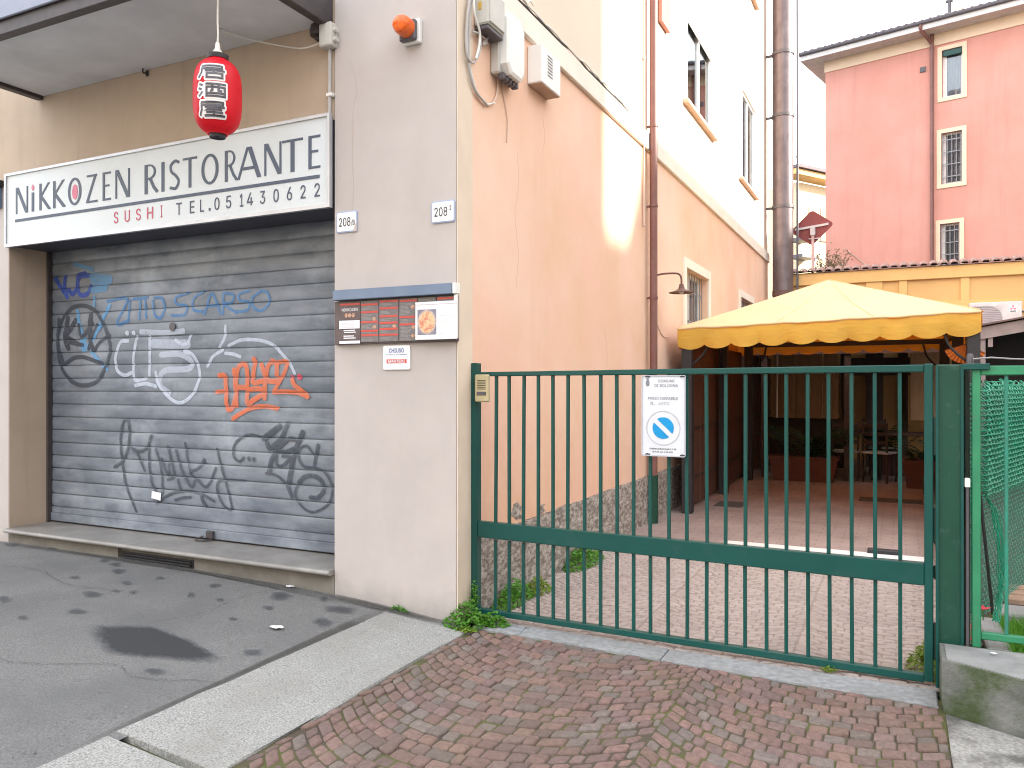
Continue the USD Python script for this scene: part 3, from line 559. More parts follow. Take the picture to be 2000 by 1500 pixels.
# front: right pier, left pier, lintel, first floor wall
obj('front_pier', cbox(OPR, -0.002, 0.0, 0.6, -0.1, 4.115, 0.007), M['pier'], bld, smooth=False)
ck = bez([front(*q) for q in ((686, 120), (694, 150), (697, 180), (690, 215), (689, 260), (688, 310), (690, 350), (689, 410))], 6)
obj('hairline_crack', plate(LineString(ck).buffer(0.0011), 0.0, 0.0008), M['tan'], bld, smooth=False)
obj('left_pier', cat_([box(-9.0, OPL, 0.0, 0.6, -0.1, 3.30), box(-9.0, -4.9, 0.0, 0.6, 3.30, 4.3)]), M['pier'], bld, smooth=False)
obj('reveal', box(OPL - 0.002, OPL + 0.006, 0.004, REC + 0.05, 0.2, 3.0), M['tan'], bld, smooth=False)
obj('lintel_wall', box(-4.9, OPR, 0.004, 0.6, 3.30, 4.3), M['tan'], bld, smooth=False)  # tan puts the balcony's shade into the wall colour
obj('first_floor_wall', cat_([box(OPR - 0.02, -0.001, 0.002, 0.6, 4.115, 9.0), box(-9.0, OPR - 0.02, 0.002, 0.6, 4.30, 9.0)]), M['upper_white'], bld, smooth=False)
obj('core', box(-9.0, -0.35, 0.6, 13.0, -0.1, 11.5), M['room_dark'], bld, smooth=False)
# side wall, in y and z, with its openings
def rect(y0, y1, z0, z1): return sbox(y0, z0, y1, z1)
openings = {'lw1': (5.85, 7.18, 1.35, 3.02), 'lw2': (9.75, 11.0, 1.35, 3.03), 'uw1': (5.9, 7.4, 5.16, 6.78), 'uw2': (9.85, 11.25, 5.10, 6.70), 'tw1': (5.9, 7.4, 8.75, 10.4), 'tw2': (9.85, 11.25, 8.75, 10.4)}
holes = unary_union([rect(a, b, c, d) for a, b, c, d in openings.values()])
SE = 13.0
obj('side_wall', plate(rect(0.19, SE, 0.505, 4.06).difference(holes), -WT, WT, 'x'), M['pink'], bld, smooth=False, label='apricot lower side wall')
obj('side_wall', plate(rect(0.19, SE, 4.25, 11.5).difference(holes), -WT, WT, 'x'), M['pale'], bld, smooth=False, label='pale upper side wall')
obj('corner_strip', box(-0.002, 0.004, 0.001, 0.19, 0.0, 11.5), M['cream'], bld, smooth=False)
pl_top = [(0.19 + t, 0.507 + 0.004 * math.sin(t * 5) + 0.004 * math.sin(t * 13)) for t in np.linspace(0, SE - 0.19, 90)]
obj('plinth', plate(Polygon([(0.19, -0.1)] + pl_top + [(SE, -0.1)]), -0.25, 0.268, 'x'), M['roughcast'], bld, smooth=False)
obj('string_course', cat_([cbox(-0.1, 0.035, 0.0, SE, 4.062, 4.25, 0.006)]), M['white_trim'], bld, smooth=False)
# patches where the plaster has come off above the plinth
for k, q in enumerate((((998, 1005), (1003, 985), (1010, 980), (1018, 990), (1015, 1003), (1022, 1012), (1008, 1015)), ((1050, 995), (1058, 985), (1064, 984), (1060, 993), (1066, 996), (1056, 1004)))):
    pts = [(on(x, y, 'x', 0.0)[1], on(x, y, 'x', 0.0)[2]) for x, y in q]
    obj('bare_plaster', plate(Polygon(pts).buffer(0), 0.0, 0.003, 'x'), M['roughcast'], bld, smooth=False, label='patch of bare render above the plinth')

for k, q in enumerate((((1010, 300), (1013, 360), (1006, 420), (1012, 500), (1008, 560)), ((1060, 230), (1064, 270), (1058, 300)), ((1180, 640), (1186, 700), (1178, 780), (1184, 860)), ((985, 830), (992, 880), (988, 930), (996, 985)))):
    ck = bez([on(x, y, 'x', 0.0)[1:] for x, y in q], 8); ck = ck + np.random.default_rng(k).normal(0, .004, ck.shape)
    obj('hairline_crack', plate(LineString(ck).buffer(0.0009), 0.0, 0.0006, 'x'), M['sill_stone'], bld, smooth=False)
def side_window(y0, y1, z0, z1, barred=False, blind=0.0, sill=True, surround=0.12):
    w = obj('window', plate(rect(y0 - surround, y1 + surround, z0 - (0 if sill else surround), z1 + surround).difference(rect(y0, y1, z0 - 0.2, z1) if sill else rect(y0, y1, z0, z1)), 0.0, 0.025, 'x'), M['white_trim'], bld, smooth=False)
    p = str(w.GetPath())
    ym = (y0 + y1) / 2; d = -0.17 if barred else -0.055
    fr = rect(y0, y1, z0, z1)
    for a, b in ((y0 + 0.05, ym - 0.03), (ym + 0.03, y1 - 0.05)): fr = fr.difference(rect(a, b, z0 + 0.06, z1 - 0.05))
    obj('frame', plate(fr, d, 0.05, 'x'), M['pvc'], w, smooth=False)
    for a, b in ((y0 + 0.05, ym - 0.03), (ym + 0.03, y1 - 0.05)):
        obj('pane', box(d + 0.02, d + 0.026, a, b, z0 + 0.06, z1 - 0.05), M['pane'], w, smooth=False)
    v = []
    n = 60; ys = np.linspace(y0, y1, n)
    cur = [(d - 0.09 + 0.02 * math.sin(i * 1.3), yy) for i, yy in enumerate(ys)]
    vv = np.array([(x, yy, z) for z in (z0, z1) for x, yy in cur]); ff = []
    for i in range(n - 1): ff += [[i, i + 1, n + i + 1], [i, n + i + 1, n + i]]
    obj('curtain', trimesh.Trimesh(vv, ff, process=False), M['curtain'], w, smooth=True)
    if blind: 
        ms = [cbox(d + 0.056, d + 0.07, y0 + 0.01, y1 - 0.01, z1 - (k + 1) * 0.05 + 0.003, z1 - k * 0.05, 0.003) for k in range(int(blind / 0.05))]
        obj('roller_blind', cat_(ms), M['shutter_white'], w, smooth=False)
    if sill:
        obj('sill', cbox(-0.16, 0.075, y0 - 0.16, y1 + 0.16, z0 - 0.055, z0 - 0.002, 0.006), M['sill_stone'], w, smooth=False)
    if barred:
        for k in range(9):
            yy = y0 + 0.06 + k * (y1 - y0 - 0.12) / 8
            obj('bar', tube([(-0.07, yy, z0), (-0.07, yy, z1)], 0.008, 6), M['bars'], w)
        for zz in np.linspace(z0 + 0.2, z1 - 0.25, 4):
            obj('crossbar', box(-0.083, -0.079, y0, y1, zz - 0.012, zz + 0.012), M['bars'], w, smooth=False)
    return w
side_window(*openings['lw1'], barred=True, sill=False)
side_window(*openings['lw2'], barred=True, sill=False)
side_window(*openings['uw1'], blind=0.55)
side_window(*openings['uw2'], blind=0.0)
side_window(*openings['tw1'], blind=0.4)
side_window(*openings['tw2'])
obj('folded_shutter', cbox(0.005, 0.05, 4.57, 4.93, 5.66, 7.4, 0.004), M['terracotta_paint'], bld, smooth=False, label='terracotta folded shutter above the downpipe')
obj('eave', cbox(-0.2, 0.6, -0.3, SE + 0.3, 11.5, 11.7, 0.01), M['eave'], bld, smooth=False)

# doorstep of the shop
step = thing('shop_doorstep', 'worn marble doorstep below the grey roller shutter', 'doorstep')
xs = [OPL + 0.002, -2.92, OPR - 0.003]
for a, b in zip(xs, xs[1:]):
    pr = [(0.46, SILLZ - 0.035), (0.46, SILLZ)] + [(-0.03 + 0.0175 * (1 - math.sin(t)) - 0.0175, SILLZ - 0.0175 + 0.0175 * math.cos(t)) for t in np.linspace(0, PI, 9)]
    pr = [(0.46, SILLZ - 0.036), (0.46, SILLZ)] + [(-0.035 - 0.018 * math.sin(t), SILLZ - 0.018 + 0.018 * math.cos(t)) for t in np.linspace(0, PI, 9)]
    g = Polygon(pr); m = trimesh.creation.extrude_polygon(g, b - a - 0.003, engine='earcut'); v = m.vertices
    m = trimesh.Trimesh(np.stack([a + v[:, 2], v[:, 0], v[:, 1]], -1), m.faces, process=False)
    obj('tread', m, M['marble'], step, smooth=40)
obj('riser', cat_([box(OPL + 0.003, -3.12, 0.002, 0.3, 0.0, SILLZ - 0.036), box(-3.12, -2.28, 0.03, 0.3, 0.0, SILLZ - 0.036), box(-2.28, OPR - 0.003, 0.004, 0.3, 0.0, SILLZ - 0.036)]), M['riser'], step, smooth=False)
obj('vent_strip', cat_([box(-3.08, -2.32, 0.0, 0.03, 0.13, 0.142), box(-3.08, -2.32, 0.004, 0.03, 0.155, 0.163), box(-3.10, -2.30, 0.02, 0.03, 0.12, 0.175)]), M['black'], step, smooth=False, label='narrow black vent strip in the riser')

# ------------------------------------------------------------------ roller shutter and its graffiti
SY = REC
shut = thing('roller_shutter', 'closed grey steel roller shutter covered in graffiti', 'roller shutter')
PITCHZ = 0.1165
def slat_y(t):
    """depth of the slat's face over its height, t from 0 to 1"""
    t = np.asarray(t, float)
    return SY - 0.0055 * np.sin(np.clip((t - 0.07) / 0.93, 0, 1) * PI) ** 0.5 + np.where(t < 0.07, 0.009, 0)
TS = np.array([0.0, 0.065, 0.07, 0.13, 0.25, 0.4, 0.6, 0.75, 0.88, 0.96, 1.0])
Z0S = SILLZ + 0.012
SX0, SX1 = OPL + 0.01, OPR - 0.005
NS = 23
bar_h = 0.13
for k in range(NS):
    zb = Z0S + bar_h + k * PITCHZ; v = []; r = np.random.default_rng(100 + k); sag = r.normal(0, 0.0012)
    for x in (SX0, SX1):
        for t in TS: v.append((x, float(slat_y(t)) + sag, zb + t * PITCHZ))
    n = len(TS); f = []
    for i in range(n - 1): f += [[i, n + i, n + i + 1], [i, n + i + 1, i + 1]]
    obj('slat', trimesh.Trimesh(v, f, process=False), M['slat'], shut, smooth=35)
obj('bottom_bar', cat_([cbox(SX0, SX1, SY - 0.02, SY + 0.01, Z0S, Z0S + 0.075, 0.005), cbox(SX0, SX1, SY - 0.008, SY + 0.01, Z0S + 0.075, Z0S + bar_h, 0.003)]), M['slat'], shut, smooth=False)
obj('guide_rail', cbox(OPL + 0.006, OPL + 0.03, SY - 0.05, SY + 0.03, SILLZ, 3.0, 0.003), M['dark_steel'], shut, smooth=False)
obj('lock', [cbox(-2.53, -2.45, SY - 0.045, SY - 0.018, Z0S + 0.005, Z0S + 0.07, 0.008), tube(bez([(-2.56, SY - 0.035, Z0S + 0.02), (-2.6, SY - 0.08, SILLZ + 0.012), (-2.5, SY - 0.1, SILLZ + 0.012), (-2.44, SY - 0.06, SILLZ + 0.015)]), 0.008, 6)], M['dark_steel'], shut, label='padlock and hasp on the bottom bar')
def bent_on_shutter(shape, lift):
    """a flat drawing (x, z) laid on the slats"""
    ms = []
    for g in polys(shape):
        x0, z0, x1, z1 = g.bounds
        cuts = [Z0S, Z0S + 0.075, Z0S + bar_h] + [Z0S + bar_h + k * PITCHZ + t * PITCHZ for k in range(NS) for t in TS[:-1]]
        cuts = sorted(c for c in cuts if z0 - 0.2 < c < z1 + 0.2)
        for a, b in zip(cuts, cuts[1:]):
            if b <= z0 or a >= z1 or b - a < 1e-5: continue
            for q in polys(g.intersection(sbox(x0 - 1, a, x1 + 1, b))):
                try: vv, ff = trimesh.creation.triangulate_polygon(q, engine='earcut')
                except Exception: continue
                if len(ff) == 0: continue
                zz = vv[:, 1]; k = (zz - Z0S - bar_h) / PITCHZ
                mid = ((a + b) / 2 - Z0S - bar_h) / PITCHZ
                if mid < 0: yy = np.full(len(zz), SY - 0.0225 if (a + b) / 2 < Z0S + 0.075 else SY - 0.0105)
                else:
                    t = np.clip(k - math.floor(mid), 0, 1); yy = slat_y(t)
                    if mid - math.floor(mid) > 0.07: yy = np.where(t < 0.0701, SY - 0.0005, yy)
                    else: yy = np.full(len(zz), SY + 0.009)
                m = trimesh.Trimesh(np.stack([vv[:, 0], yy - lift, zz], -1), ff, process=False)
                if m.face_normals[:, 1].mean() > 0: m.invert()
                ms.append(m)
    return cat_(ms)
def stroke(pts, w, zoom, taper=True):
    """a spray stroke through points of an enlarged detail (origin x, y and scale), w pixels of that detail wide"""
    ox, oy, s = zoom
    P = np.array([front(ox + x / s, oy + y / s, SY - 0.01) for x, y in pts])
    c = bez(P, 7); mx, _ = np.array(front(ox + pts[0][0] / s + w / s, oy + pts[0][1] / s, SY - 0.01)) - np.array(front(ox + pts[0][0] / s, oy + pts[0][1] / s, SY - 0.01))
    r = abs(mx) / 2 * 0.92
    return LineString(c).buffer(r, quad_segs=4)
LIFT = [0.0010]
def graffiti(name, strokes, zoom, material, label, w):
    g = unary_union([stroke(p if not isinstance(p[0], (int, float)) else p[1], w if not isinstance(p[0], (int, float)) else p[0], zoom) for p in strokes])
    g = g.intersection(sbox(SX0, Z0S, SX1, 2.9)); LIFT[0] += 0.0006
    return obj(name, bent_on_shutter(g, LIFT[0]), material, shut, smooth=False, label=label)
ZA = (0, 440, 5.5556); ZB = (200, 600, 6.6667); ZC = (400, 650, 7.6923); ZD = (200, 790, 6.818); ZE = (430, 800, 7.1417); ZF = (0, 480, 2.42)
graffiti('faint_bubble', [(60, [(760, 620), (1000, 610), (1150, 700), (1120, 800), (800, 830), (740, 1000), (860, 1120)]), (50, [(500, 320), (800, 330), (1050, 310)]), (90, [(650, 470), (900, 480), (1100, 480)])], ZB, spraymat('spray_haze', (0.5, 0.55, 0.63), amt=0.4), 'pale sprayed haze inside the white lettering', 60)
graffiti('white_lettering', [[(330, 440), (240, 450), (185, 560), (165, 690), (190, 820), (280, 885), (385, 850)], [(445, 390), (405, 600), (400, 800), (425, 950), (560, 930)], [(425, 1020), (560, 995), (690, 1030)], [(610, 385), (612, 640), (608, 880)], [(690, 850), (720, 990), (850, 1160), (1000, 1245), (1150, 1160), (1250, 960), (1255, 800), (1180, 630), (1060, 565)], [(950, 430), (1040, 480), (1110, 460), (1140, 375)], ], ZB, M['spray_white'], 'white sprayed loops and ring', 36)
graffiti('white_arc', [[(1600, 250), (1585, 400), (1520, 520)], [(1560, 560), (1440, 640), (1365, 765)], [(1600, 600), (1700, 610), (1790, 645)], [(1640, 500), (1800, 430), (2000, 425), (2200, 480), (2330, 600), (2440, 740), (2500, 860)]], ZB, M['spray_white'], 'white sprayed arc right of the ring', 36)
graffiti('white_dots', [(45, [(315, 335), (325, 340)]), (42, [(400, 332), (410, 336)])], ZB, M['spray_white'], 'two white sprayed dots', 36)
graffiti('blue_words', [[(505, 262), (600, 252), (550, 368), (605, 355)], [(612, 258), (606, 350)], [(628, 252), (695, 244)], [(662, 250), (658, 345)], [(683, 248), (690, 340)], [(722, 262), (728, 320), (755, 342), (776, 300), (765, 250), (728, 246)], [(890, 222), (830, 245), (835, 275), (880, 285), (872, 325), (812, 330)], [(960, 215), (915, 250), (912, 300), (958, 312)], [(966, 322), (1000, 225), (1040, 318)], [(978, 285), (1035, 280)], [(1052, 322), (1056, 222)], [(1056, 222), (1105, 235), (1090, 270), (1058, 275), (1118, 318)], [(1178, 212), (1128, 230), (1135, 258), (1175, 268), (1168, 305), (1118, 312)], [(1230, 215), (1190, 250), (1200, 295), (1240, 305), (1272, 265), (1262, 222), (1230, 212)], (7, [(505, 290), (492, 345), (470, 400)])], ZF, M['spray_blue'], 'blue sprayed words across the upper slats', 11)
graffiti('blue_initials', [[(600, 575), (650, 660), (725, 765)], [(705, 560), (700, 680), (730, 780)], [(840, 545), (835, 650), (790, 745), (740, 700)], [(960, 545), (870, 560), (840, 660), (870, 755), (950, 740), (980, 660)], [(850, 540), (920, 520)]], ZA, M['spray_violet'], 'violet blue sprayed initials in the upper left corner', 36)
graffiti('blue_arrow', [(70, [(1000, 560), (1190, 590), (1020, 600)]), (60, [(1010, 700), (1140, 680)]), (34, [(810, 420), (900, 450), (1000, 480)]), (34, [(840, 930), (860, 1080), (900, 1200)]), (70, [(900, 1260), (910, 1330)]), (36, [(1190, 870), (1120, 1000), (1050, 1150), (950, 1330)]), (34, [(990, 1370), (1080, 1480), (1160, 1560)]), (28, [(1020, 780), (1020, 870)])], ZA, M['spray_sky'], 'faded sky blue sprayed arrow and streaks', 40)
graffiti('ringed_tag', [[(620 + 0, 1250), (660, 1060), (760, 910), (900, 870), (1030, 930), (1120, 1070), (1175, 1230), (1195, 1340), (1150, 1520), (1050, 1690), (900, 1735), (760, 1680), (650, 1500), (620, 1250)], (46, [(735, 1010), (715, 1120), (705, 1240), (740, 1330)]), (40, [(820, 1030), (760, 1130), (720, 1200), (840, 1290)]), (46, [(985, 980), (970, 1120), (980, 1260), (1010, 1350)]), [(850, 1080), (885, 1210), (950, 1120), (1000, 1060)], [(640, 1020), (625, 1180), (640, 1340), (690, 1500)], [(750, 1270), (900, 1300)], [(1180, 1195), (1080, 1270), (1030, 1350)], [(710, 1500), (800, 1440), (900, 1430), (1000, 1460), (1110, 1500)], [(1050, 1080), (1000, 1200), (960, 1340)]], ZA, M['spray_black'], 'black tag inside a sprayed ring', 30)
graffiti('orange_tag', [[(215, 645), (300, 655), (322, 880), (325, 1060), (355, 1150), (420, 1110), (465, 950), (455, 750), (440, 560)], (50, [(170, 890), (285, 875)]), [(480, 820), (640, 820)], [(475, 1090), (470, 900), (470, 700), (520, 490), (620, 500), (640, 700), (640, 1060), (720, 1020), (860, 930)], (75, [(735, 400), (745, 430)]), [(760, 440), (730, 620), (730, 745), (900, 720), (1060, 730), (1120, 690)], [(850, 480), (900, 640), (900, 980)], [(1010, 420), (950, 500), (915, 680)], [(1010, 420), (1080, 480), (1080, 640)], (58, [(1090, 445), (1230, 435), (1210, 560), (1130, 720), (1030, 890)]), (60, [(1030, 890), (1200, 885), (1400, 900), (1545, 960)]), [(1545, 960), (1440, 860), (1350, 790), (1310, 700)], [(690, 850), (800, 840), (900, 870)], (55, [(420, 1290), (560, 1200), (700, 1130), (900, 1105), (1090, 1135)])], ZC, M['spray_orange'], 'orange sprayed tag with underline', 66)
graffiti('red_dots', [(75, [(1415, 660), (1425, 668)]), (35, [(1310, 650), (1320, 665)])], ZC, M['spray_red'], 'two red sprayed dots beside the orange tag', 60)
graffiti('long_black_tag', [[(160, 830), (270, 750), (335, 600), (360, 400), (340, 220), (285, 215), (250, 350), (243, 560), (270, 800), (310, 1050), (380, 1250), (450, 1420)], [(385, 580), (490, 625), (600, 560), (650, 410)], (22, [(460, 640), (510, 760), (560, 880)]), [(620, 590), (622, 800), (660, 1050), (730, 1190)], [(708, 590), (770, 790), (795, 1000), (800, 1190)], [(790, 720), (850, 900), (890, 940), (880, 800), (910, 760)], [(870, 560), (910, 720), (950, 940), (870, 1000)], [(975, 600), (1050, 850), (1120, 1010), (1190, 1095), (1225, 1020)], (22, [(1098, 510), (1130, 700), (1170, 900)]), [(1355, 750), (1270, 850), (1165, 905), (1260, 1000), (1370, 1095), (1440, 1020), (1510, 840)], [(1525, 590), (1590, 850), (1660, 1100), (1725, 1380), (1640, 1370), (1545, 1210), (1530, 1060), (1600, 1005), (1900, 1015)], [(720, 1310), (900, 1195), (1090, 1150), (1300, 1185), (1490, 1285)], [(970, 1270), (1070, 1240), (1175, 1232)], [(1000, 1000), (1040, 1140)], (40, [(1310, 1190), (1340, 1290), (1385, 1360)]), (50, [(1355, 745), (1345, 765)])], ZD, M['spray_black'], 'thin black looping tag near the bottom', 27)
graffiti('broad_black_tag', [[(590, 385), (420, 350), (260, 415), (185, 540), (195, 660), (270, 720), (330, 670)], (46, [(400, 680), (402, 692)]), (46, [(470, 686), (472, 698)]), (75, [(830, 235), (720, 320), (610, 400)]), (55, [(655, 470), (690, 540), (780, 470), (870, 360), (940, 200)]), (60, [(860, 400), (770, 580), (710, 730), (680, 870)]), (55, [(1040, 420), (960, 410), (850, 500), (800, 575), (920, 590), (1040, 540)]), (68, [(1150, 320), (1090, 460), (1040, 600), (1000, 760), (965, 1000)]), (38, [(780, 620), (790, 760), (870, 780), (980, 660), (870, 650)]), (28, [(640, 885), (790, 920), (930, 1040)]), (48, [(930, 1040), (965, 1120), (1000, 1210)]), (52, [(1365, 500), (1345, 620)]), (40, [(1340, 600), (1310, 810)]), (30, [(1315, 640), (1210, 505), (1110, 550), (1095, 680), (1170, 790), (1330, 815), (1470, 890), (1560, 1080), (1510, 1310), (1280, 1430), (1090, 1290), (1050, 1120), (1130, 980)]), (50, [(1100, 1010), (1180, 935), (1290, 920), (1400, 980), (1445, 1110), (1370, 1220), (1260, 1225)])], ZE, M['spray_black'], 'broad black tag with spiral at lower right', 32)
obj('sticker', plate(Polygon([front(x, y, SY - 0.02) for x, y in ((296, 959), (314, 963), (313, 978), (295, 973))]), SY - 0.016, 0.0012), M['paper'], shut, smooth=False, label='small white paper sticker low on the slats')
for px, py in ((458, 688 + 5),):
    pass
for cx_, cy_ in ((337, 638),):
    c = front(cx_, cy_, SY - 0.01); obj('keyhole_plate', plate(Point(c).buffer(0.034), SY - 0.013, 0.004), M['clamp'], shut, smooth=False)

# ------------------------------------------------------------------ shop sign
sg = thing('shop_sign', 'white illuminated box sign with dark restaurant lettering above shutter', 'shop sign')
SGY = -0.03
obj('casing', cbox(-4.525, -0.975, SGY + 0.006, 0.36, 2.715, 3.33, 0.01), M['sign_dark'], sg, smooth=False)
obj('face', cbox(-4.522, -0.978, SGY, SGY + 0.02, 2.722, 3.325, 0.004), M['sign'], sg, smooth=False)
fr = sbox(-4.53, 2.70, -0.968, 3.338).difference(sbox(-4.507, 2.725, -0.99, 3.317))
obj('frame', plate(fr, SGY + 0.02, 0.032), M['sign_frame'], sg, smooth=False)
SZ = 2.857
def sx_(z): return front(z / SZ, 300, SGY)[0]
zt, zb_ = front(1787 / SZ, 750 / SZ, SGY)[1], front(1787 / SZ, 935 / SZ, SGY)[1]
LET = {'N': [(0, 0, 0, 1, .11), (0, 1, 1, 0, .2), (1, 0, 1, 1, .11)], 'i': [(0.5, 0, 0.5, 0.72, 1.0)], 'K': [(0, 0, 0, 1, .2), (0.06, .5, .92, 1, .13), (0.06, .52, 1, 0, .2)], 'Z': [(0.04, .965, .95, .965, .14), (.9, .96, .08, .04, .18), (0.05, .035, 1, .035, .14)],
       'E': [(0, 0, 0, 1, .26), (0, .97, 1, .97, .16), (0, .52, .82, .52, .15), (0, .03, 1, .03, .16)], 'I': [(0.5, 0, 0.5, 1, 1.0)], 'T': [(0, .965, 1, .965, .13), (.5, 0, .5, .97, .19)], 'A': [(0, 0, .48, 1, .10), (.48, 1, 1, 0, .17), (.2, .33, .76, .33, .1)]}
def letter(ch, x0, x1, z0, z1):
    w, h = x1 - x0, z1 - z0
    if ch in 'OR' or ch == 'S':
        t = 0.16 * w if ch != 'R' else 0.2 * w
        if ch == 'O':
            o = affinity.scale(Point(x0 + w / 2, z0 + h / 2).buffer(1, quad_segs=16), w / 2, h / 2); i = affinity.scale(Point(x0 + w / 2, z0 + h / 2).buffer(1, quad_segs=16), w / 2 - t, h / 2 - t * 0.7); return o.difference(i)
        if ch == 'R':
            b = affinity.scale(Point(x0 + w * .35, z0 + h * .74).buffer(1), w * .52, h * .26).union(sbox(x0, z0 + h * .48, x0 + w * .35, z1))
            hole = affinity.scale(Point(x0 + w * .35, z0 + h * .745).buffer(1), w * .36, h * .2).union(sbox(x0 + .22 * w, z0 + h * .545, x0 + w * .35, z0 + h * .945))
            return b.intersection(sbox(x0, z0, x1, z1)).difference(hole).union(sbox(x0, z0, x0 + .23 * w, z1)).union(LineString([(x0 + .42 * w, z0 + .52 * h), (x0 + .72 * w, z0 + .2 * h), (x0 + w, z0 + 0.02 * h)]).buffer(.095 * w, cap_style=2)).intersection(sbox(x0, z0, x1 + 0.01, z1))
        c = bez([(x0 + .92 * w, z0 + .9 * h), (x0 + .55 * w, z0 + .965 * h), (x0 + .14 * w, z0 + .83 * h), (x0 + .2 * w, z0 + .62 * h), (x0 + .6 * w, z0 + .47 * h), (x0 + .88 * w, z0 + .27 * h), (x0 + .6 * w, z0 + .05 * h), (x0 + .05 * w, z0 + .09 * h)], 6)
        return LineString(c).buffer(.095 * w, cap_style=2)
    g = []
    for a, b, c, d, t in LET[ch]:
        r = t * w / 2
        if a == c and b != d: xx = x0 + r + a * (w - 2 * r); g.append(sbox(xx - r, z0 + b * h, xx + r, z0 + d * h))
        elif b == d: zz = z0 + b * h; r = min(r, 0.035 * h * 1.0) if ch in 'EZT' else r; g.append(sbox(x0 + a * w, min(max(zz - r, z0), z1 - 2 * r), x0 + c * w, min(max(zz + r, z0 + 2 * r), z1)))
        else:
            m = 0.0
            g.append(LineString([(x0 + a * w + (r if a < .5 else -r), z0 + b * h), (x0 + c * w + (r if c < .5 else -r) * (ch in 'N'), z0 + d * h)]).buffer(r, cap_style=3).intersection(sbox(x0 - .1 * w, z0, x1 + .1 * w, z1)))
    return unary_union(g)
word = [('N', 90, 157), ('i', 178, 191), ('K', 221, 278), ('K', 298, 360), ('O', 381, 455), ('Z', 483, 545), ('E', 574, 619), ('N', 645, 725), ('R', 808, 880), ('I', 902, 918), ('S', 946, 1005), ('T', 1022, 1100), ('O', 1125, 1220), ('R', 1256, 1322), ('A', 1325, 1447), ('N', 1476, 1571), ('T', 1576, 1691), ('E', 1722, 1788)]
TY = SGY - 0.0005
for ch, a, b in word:
    obj('letter', plate(letter(ch, sx_(a), sx_(b), zb_, zt), TY, 0.003), M['navy'], sg, smooth=False)
xa, xb = sx_(380), sx_(455); zc = (zt + zb_) / 2
obj('red_drop', plate(affinity.scale(Point((xa + xb) / 2 + 0.005, zc - 0.005).buffer(1), (xb - xa) * .2, (zt - zb_) * .27), TY, 0.003), M['pinkred_print'], sg, smooth=False, label='pink red oval inside the letter O')
xi = (sx_(178) + sx_(191)) / 2; zi = zb_ + (zt - zb_) * 0.9
obj('red_dot', plate(Polygon([(xi, zi - .028), (xi + .02, zi), (xi, zi + .028), (xi - .02, zi)]), TY, 0.003), M['pinkred_print'], sg, smooth=False, label='red diamond dot of the letter i')
zu = front(1783 / SZ, 983 / SZ, SGY)[1]
obj('underline', plate(sbox(sx_(86), zu - 0.012, sx_(1784), zu + 0.011), TY, 0.003), M['navy'], sg, smooth=False)
zt2, zb2 = front(1770 / SZ, 1022 / SZ, SGY)[1], front(1770 / SZ, 1097 / SZ, SGY)[1]
for ch, a, b in (('S', 637, 660), ('U', 697, 725), ('S', 760, 786), ('H', 822, 855), ('I', 898, 906)):
    obj('letter', text_poly_mesh(ch, sx_(a), sx_(b), zb2, zt2, TY, 0.003), M['red_print'], sg, smooth=False)
for ch, a, b in (('T', 985, 1015), ('E', 1061, 1085), ('L', 1118, 1139), ('.', 1166, 1176), ('0', 1198, 1225), ('5', 1263, 1291), ('1', 1340, 1358), ('4', 1379, 1411), ('3', 1453, 1480), ('0', 1527, 1556), ('6', 1602, 1630), ('2', 1678, 1706), ('2', 1756, 1785)):
    obj('letter', text_poly_mesh(ch, sx_(a), sx_(b), zb2, zt2 if ch != '.' else zb2 + 0.022, TY, 0.003), M['navy'], sg, smooth=False)
fa = thing('grey_fascia', 'grey shop fascia box at the left edge beside the white sign', 'fascia')
obj('face', cbox(-6.5, -4.62, -0.03, 0.05, 3.06, 3.24, 0.006), M['menu_head'], fa, smooth=False)
obj('cap', cbox(-6.5, -4.6, -0.05, 0.04, 3.243, 3.30, 0.006), M['black'], fa, smooth=False)

# ------------------------------------------------------------------ balcony
bal = thing('balcony', 'grey balcony slab with dark steel edge above the shop sign', 'balcony')
BZ = 3.955
obj('slab', box(-4.05, -1.04, -0.86, -0.001, BZ, BZ + 0.14), M['soffit'], bal, smooth=False)
obj('edge_beam', cbox(-4.13, -0.965, -0.93, -0.862, BZ - 0.035, BZ + 0.17, 0.006), M['dark_steel'], bal, smooth=False, label='dark front edge beam')
obj('edge_beam', cbox(-1.04, -0.968, -0.86, -0.001, BZ - 0.03, BZ + 0.17, 0.006), M['dark_steel'], bal, smooth=False, label='dark right edge beam')
obj('edge_beam', cbox(-4.125, -4.05, -0.86, -0.001, BZ - 0.03, BZ + 0.17, 0.006), M['dark_steel'], bal, smooth=False, label='dark left edge beam')
obj('rail_panel', cat_([cbox(-4.12, -0.98, -0.955, -0.935, BZ + 0.06 + 0.16 * k, BZ + 0.06 + 0.16 * k + 0.145, 0.006) for k in range(6)]), M['rail_panel'], bal, smooth=False)
for x in (-4.1, -2.55, -1.0):
    obj('rail_post', box(x - 0.02, x + 0.02, -0.933, -0.895, BZ + 0.17, BZ + 1.1), M['dark_steel'], bal, smooth=False)

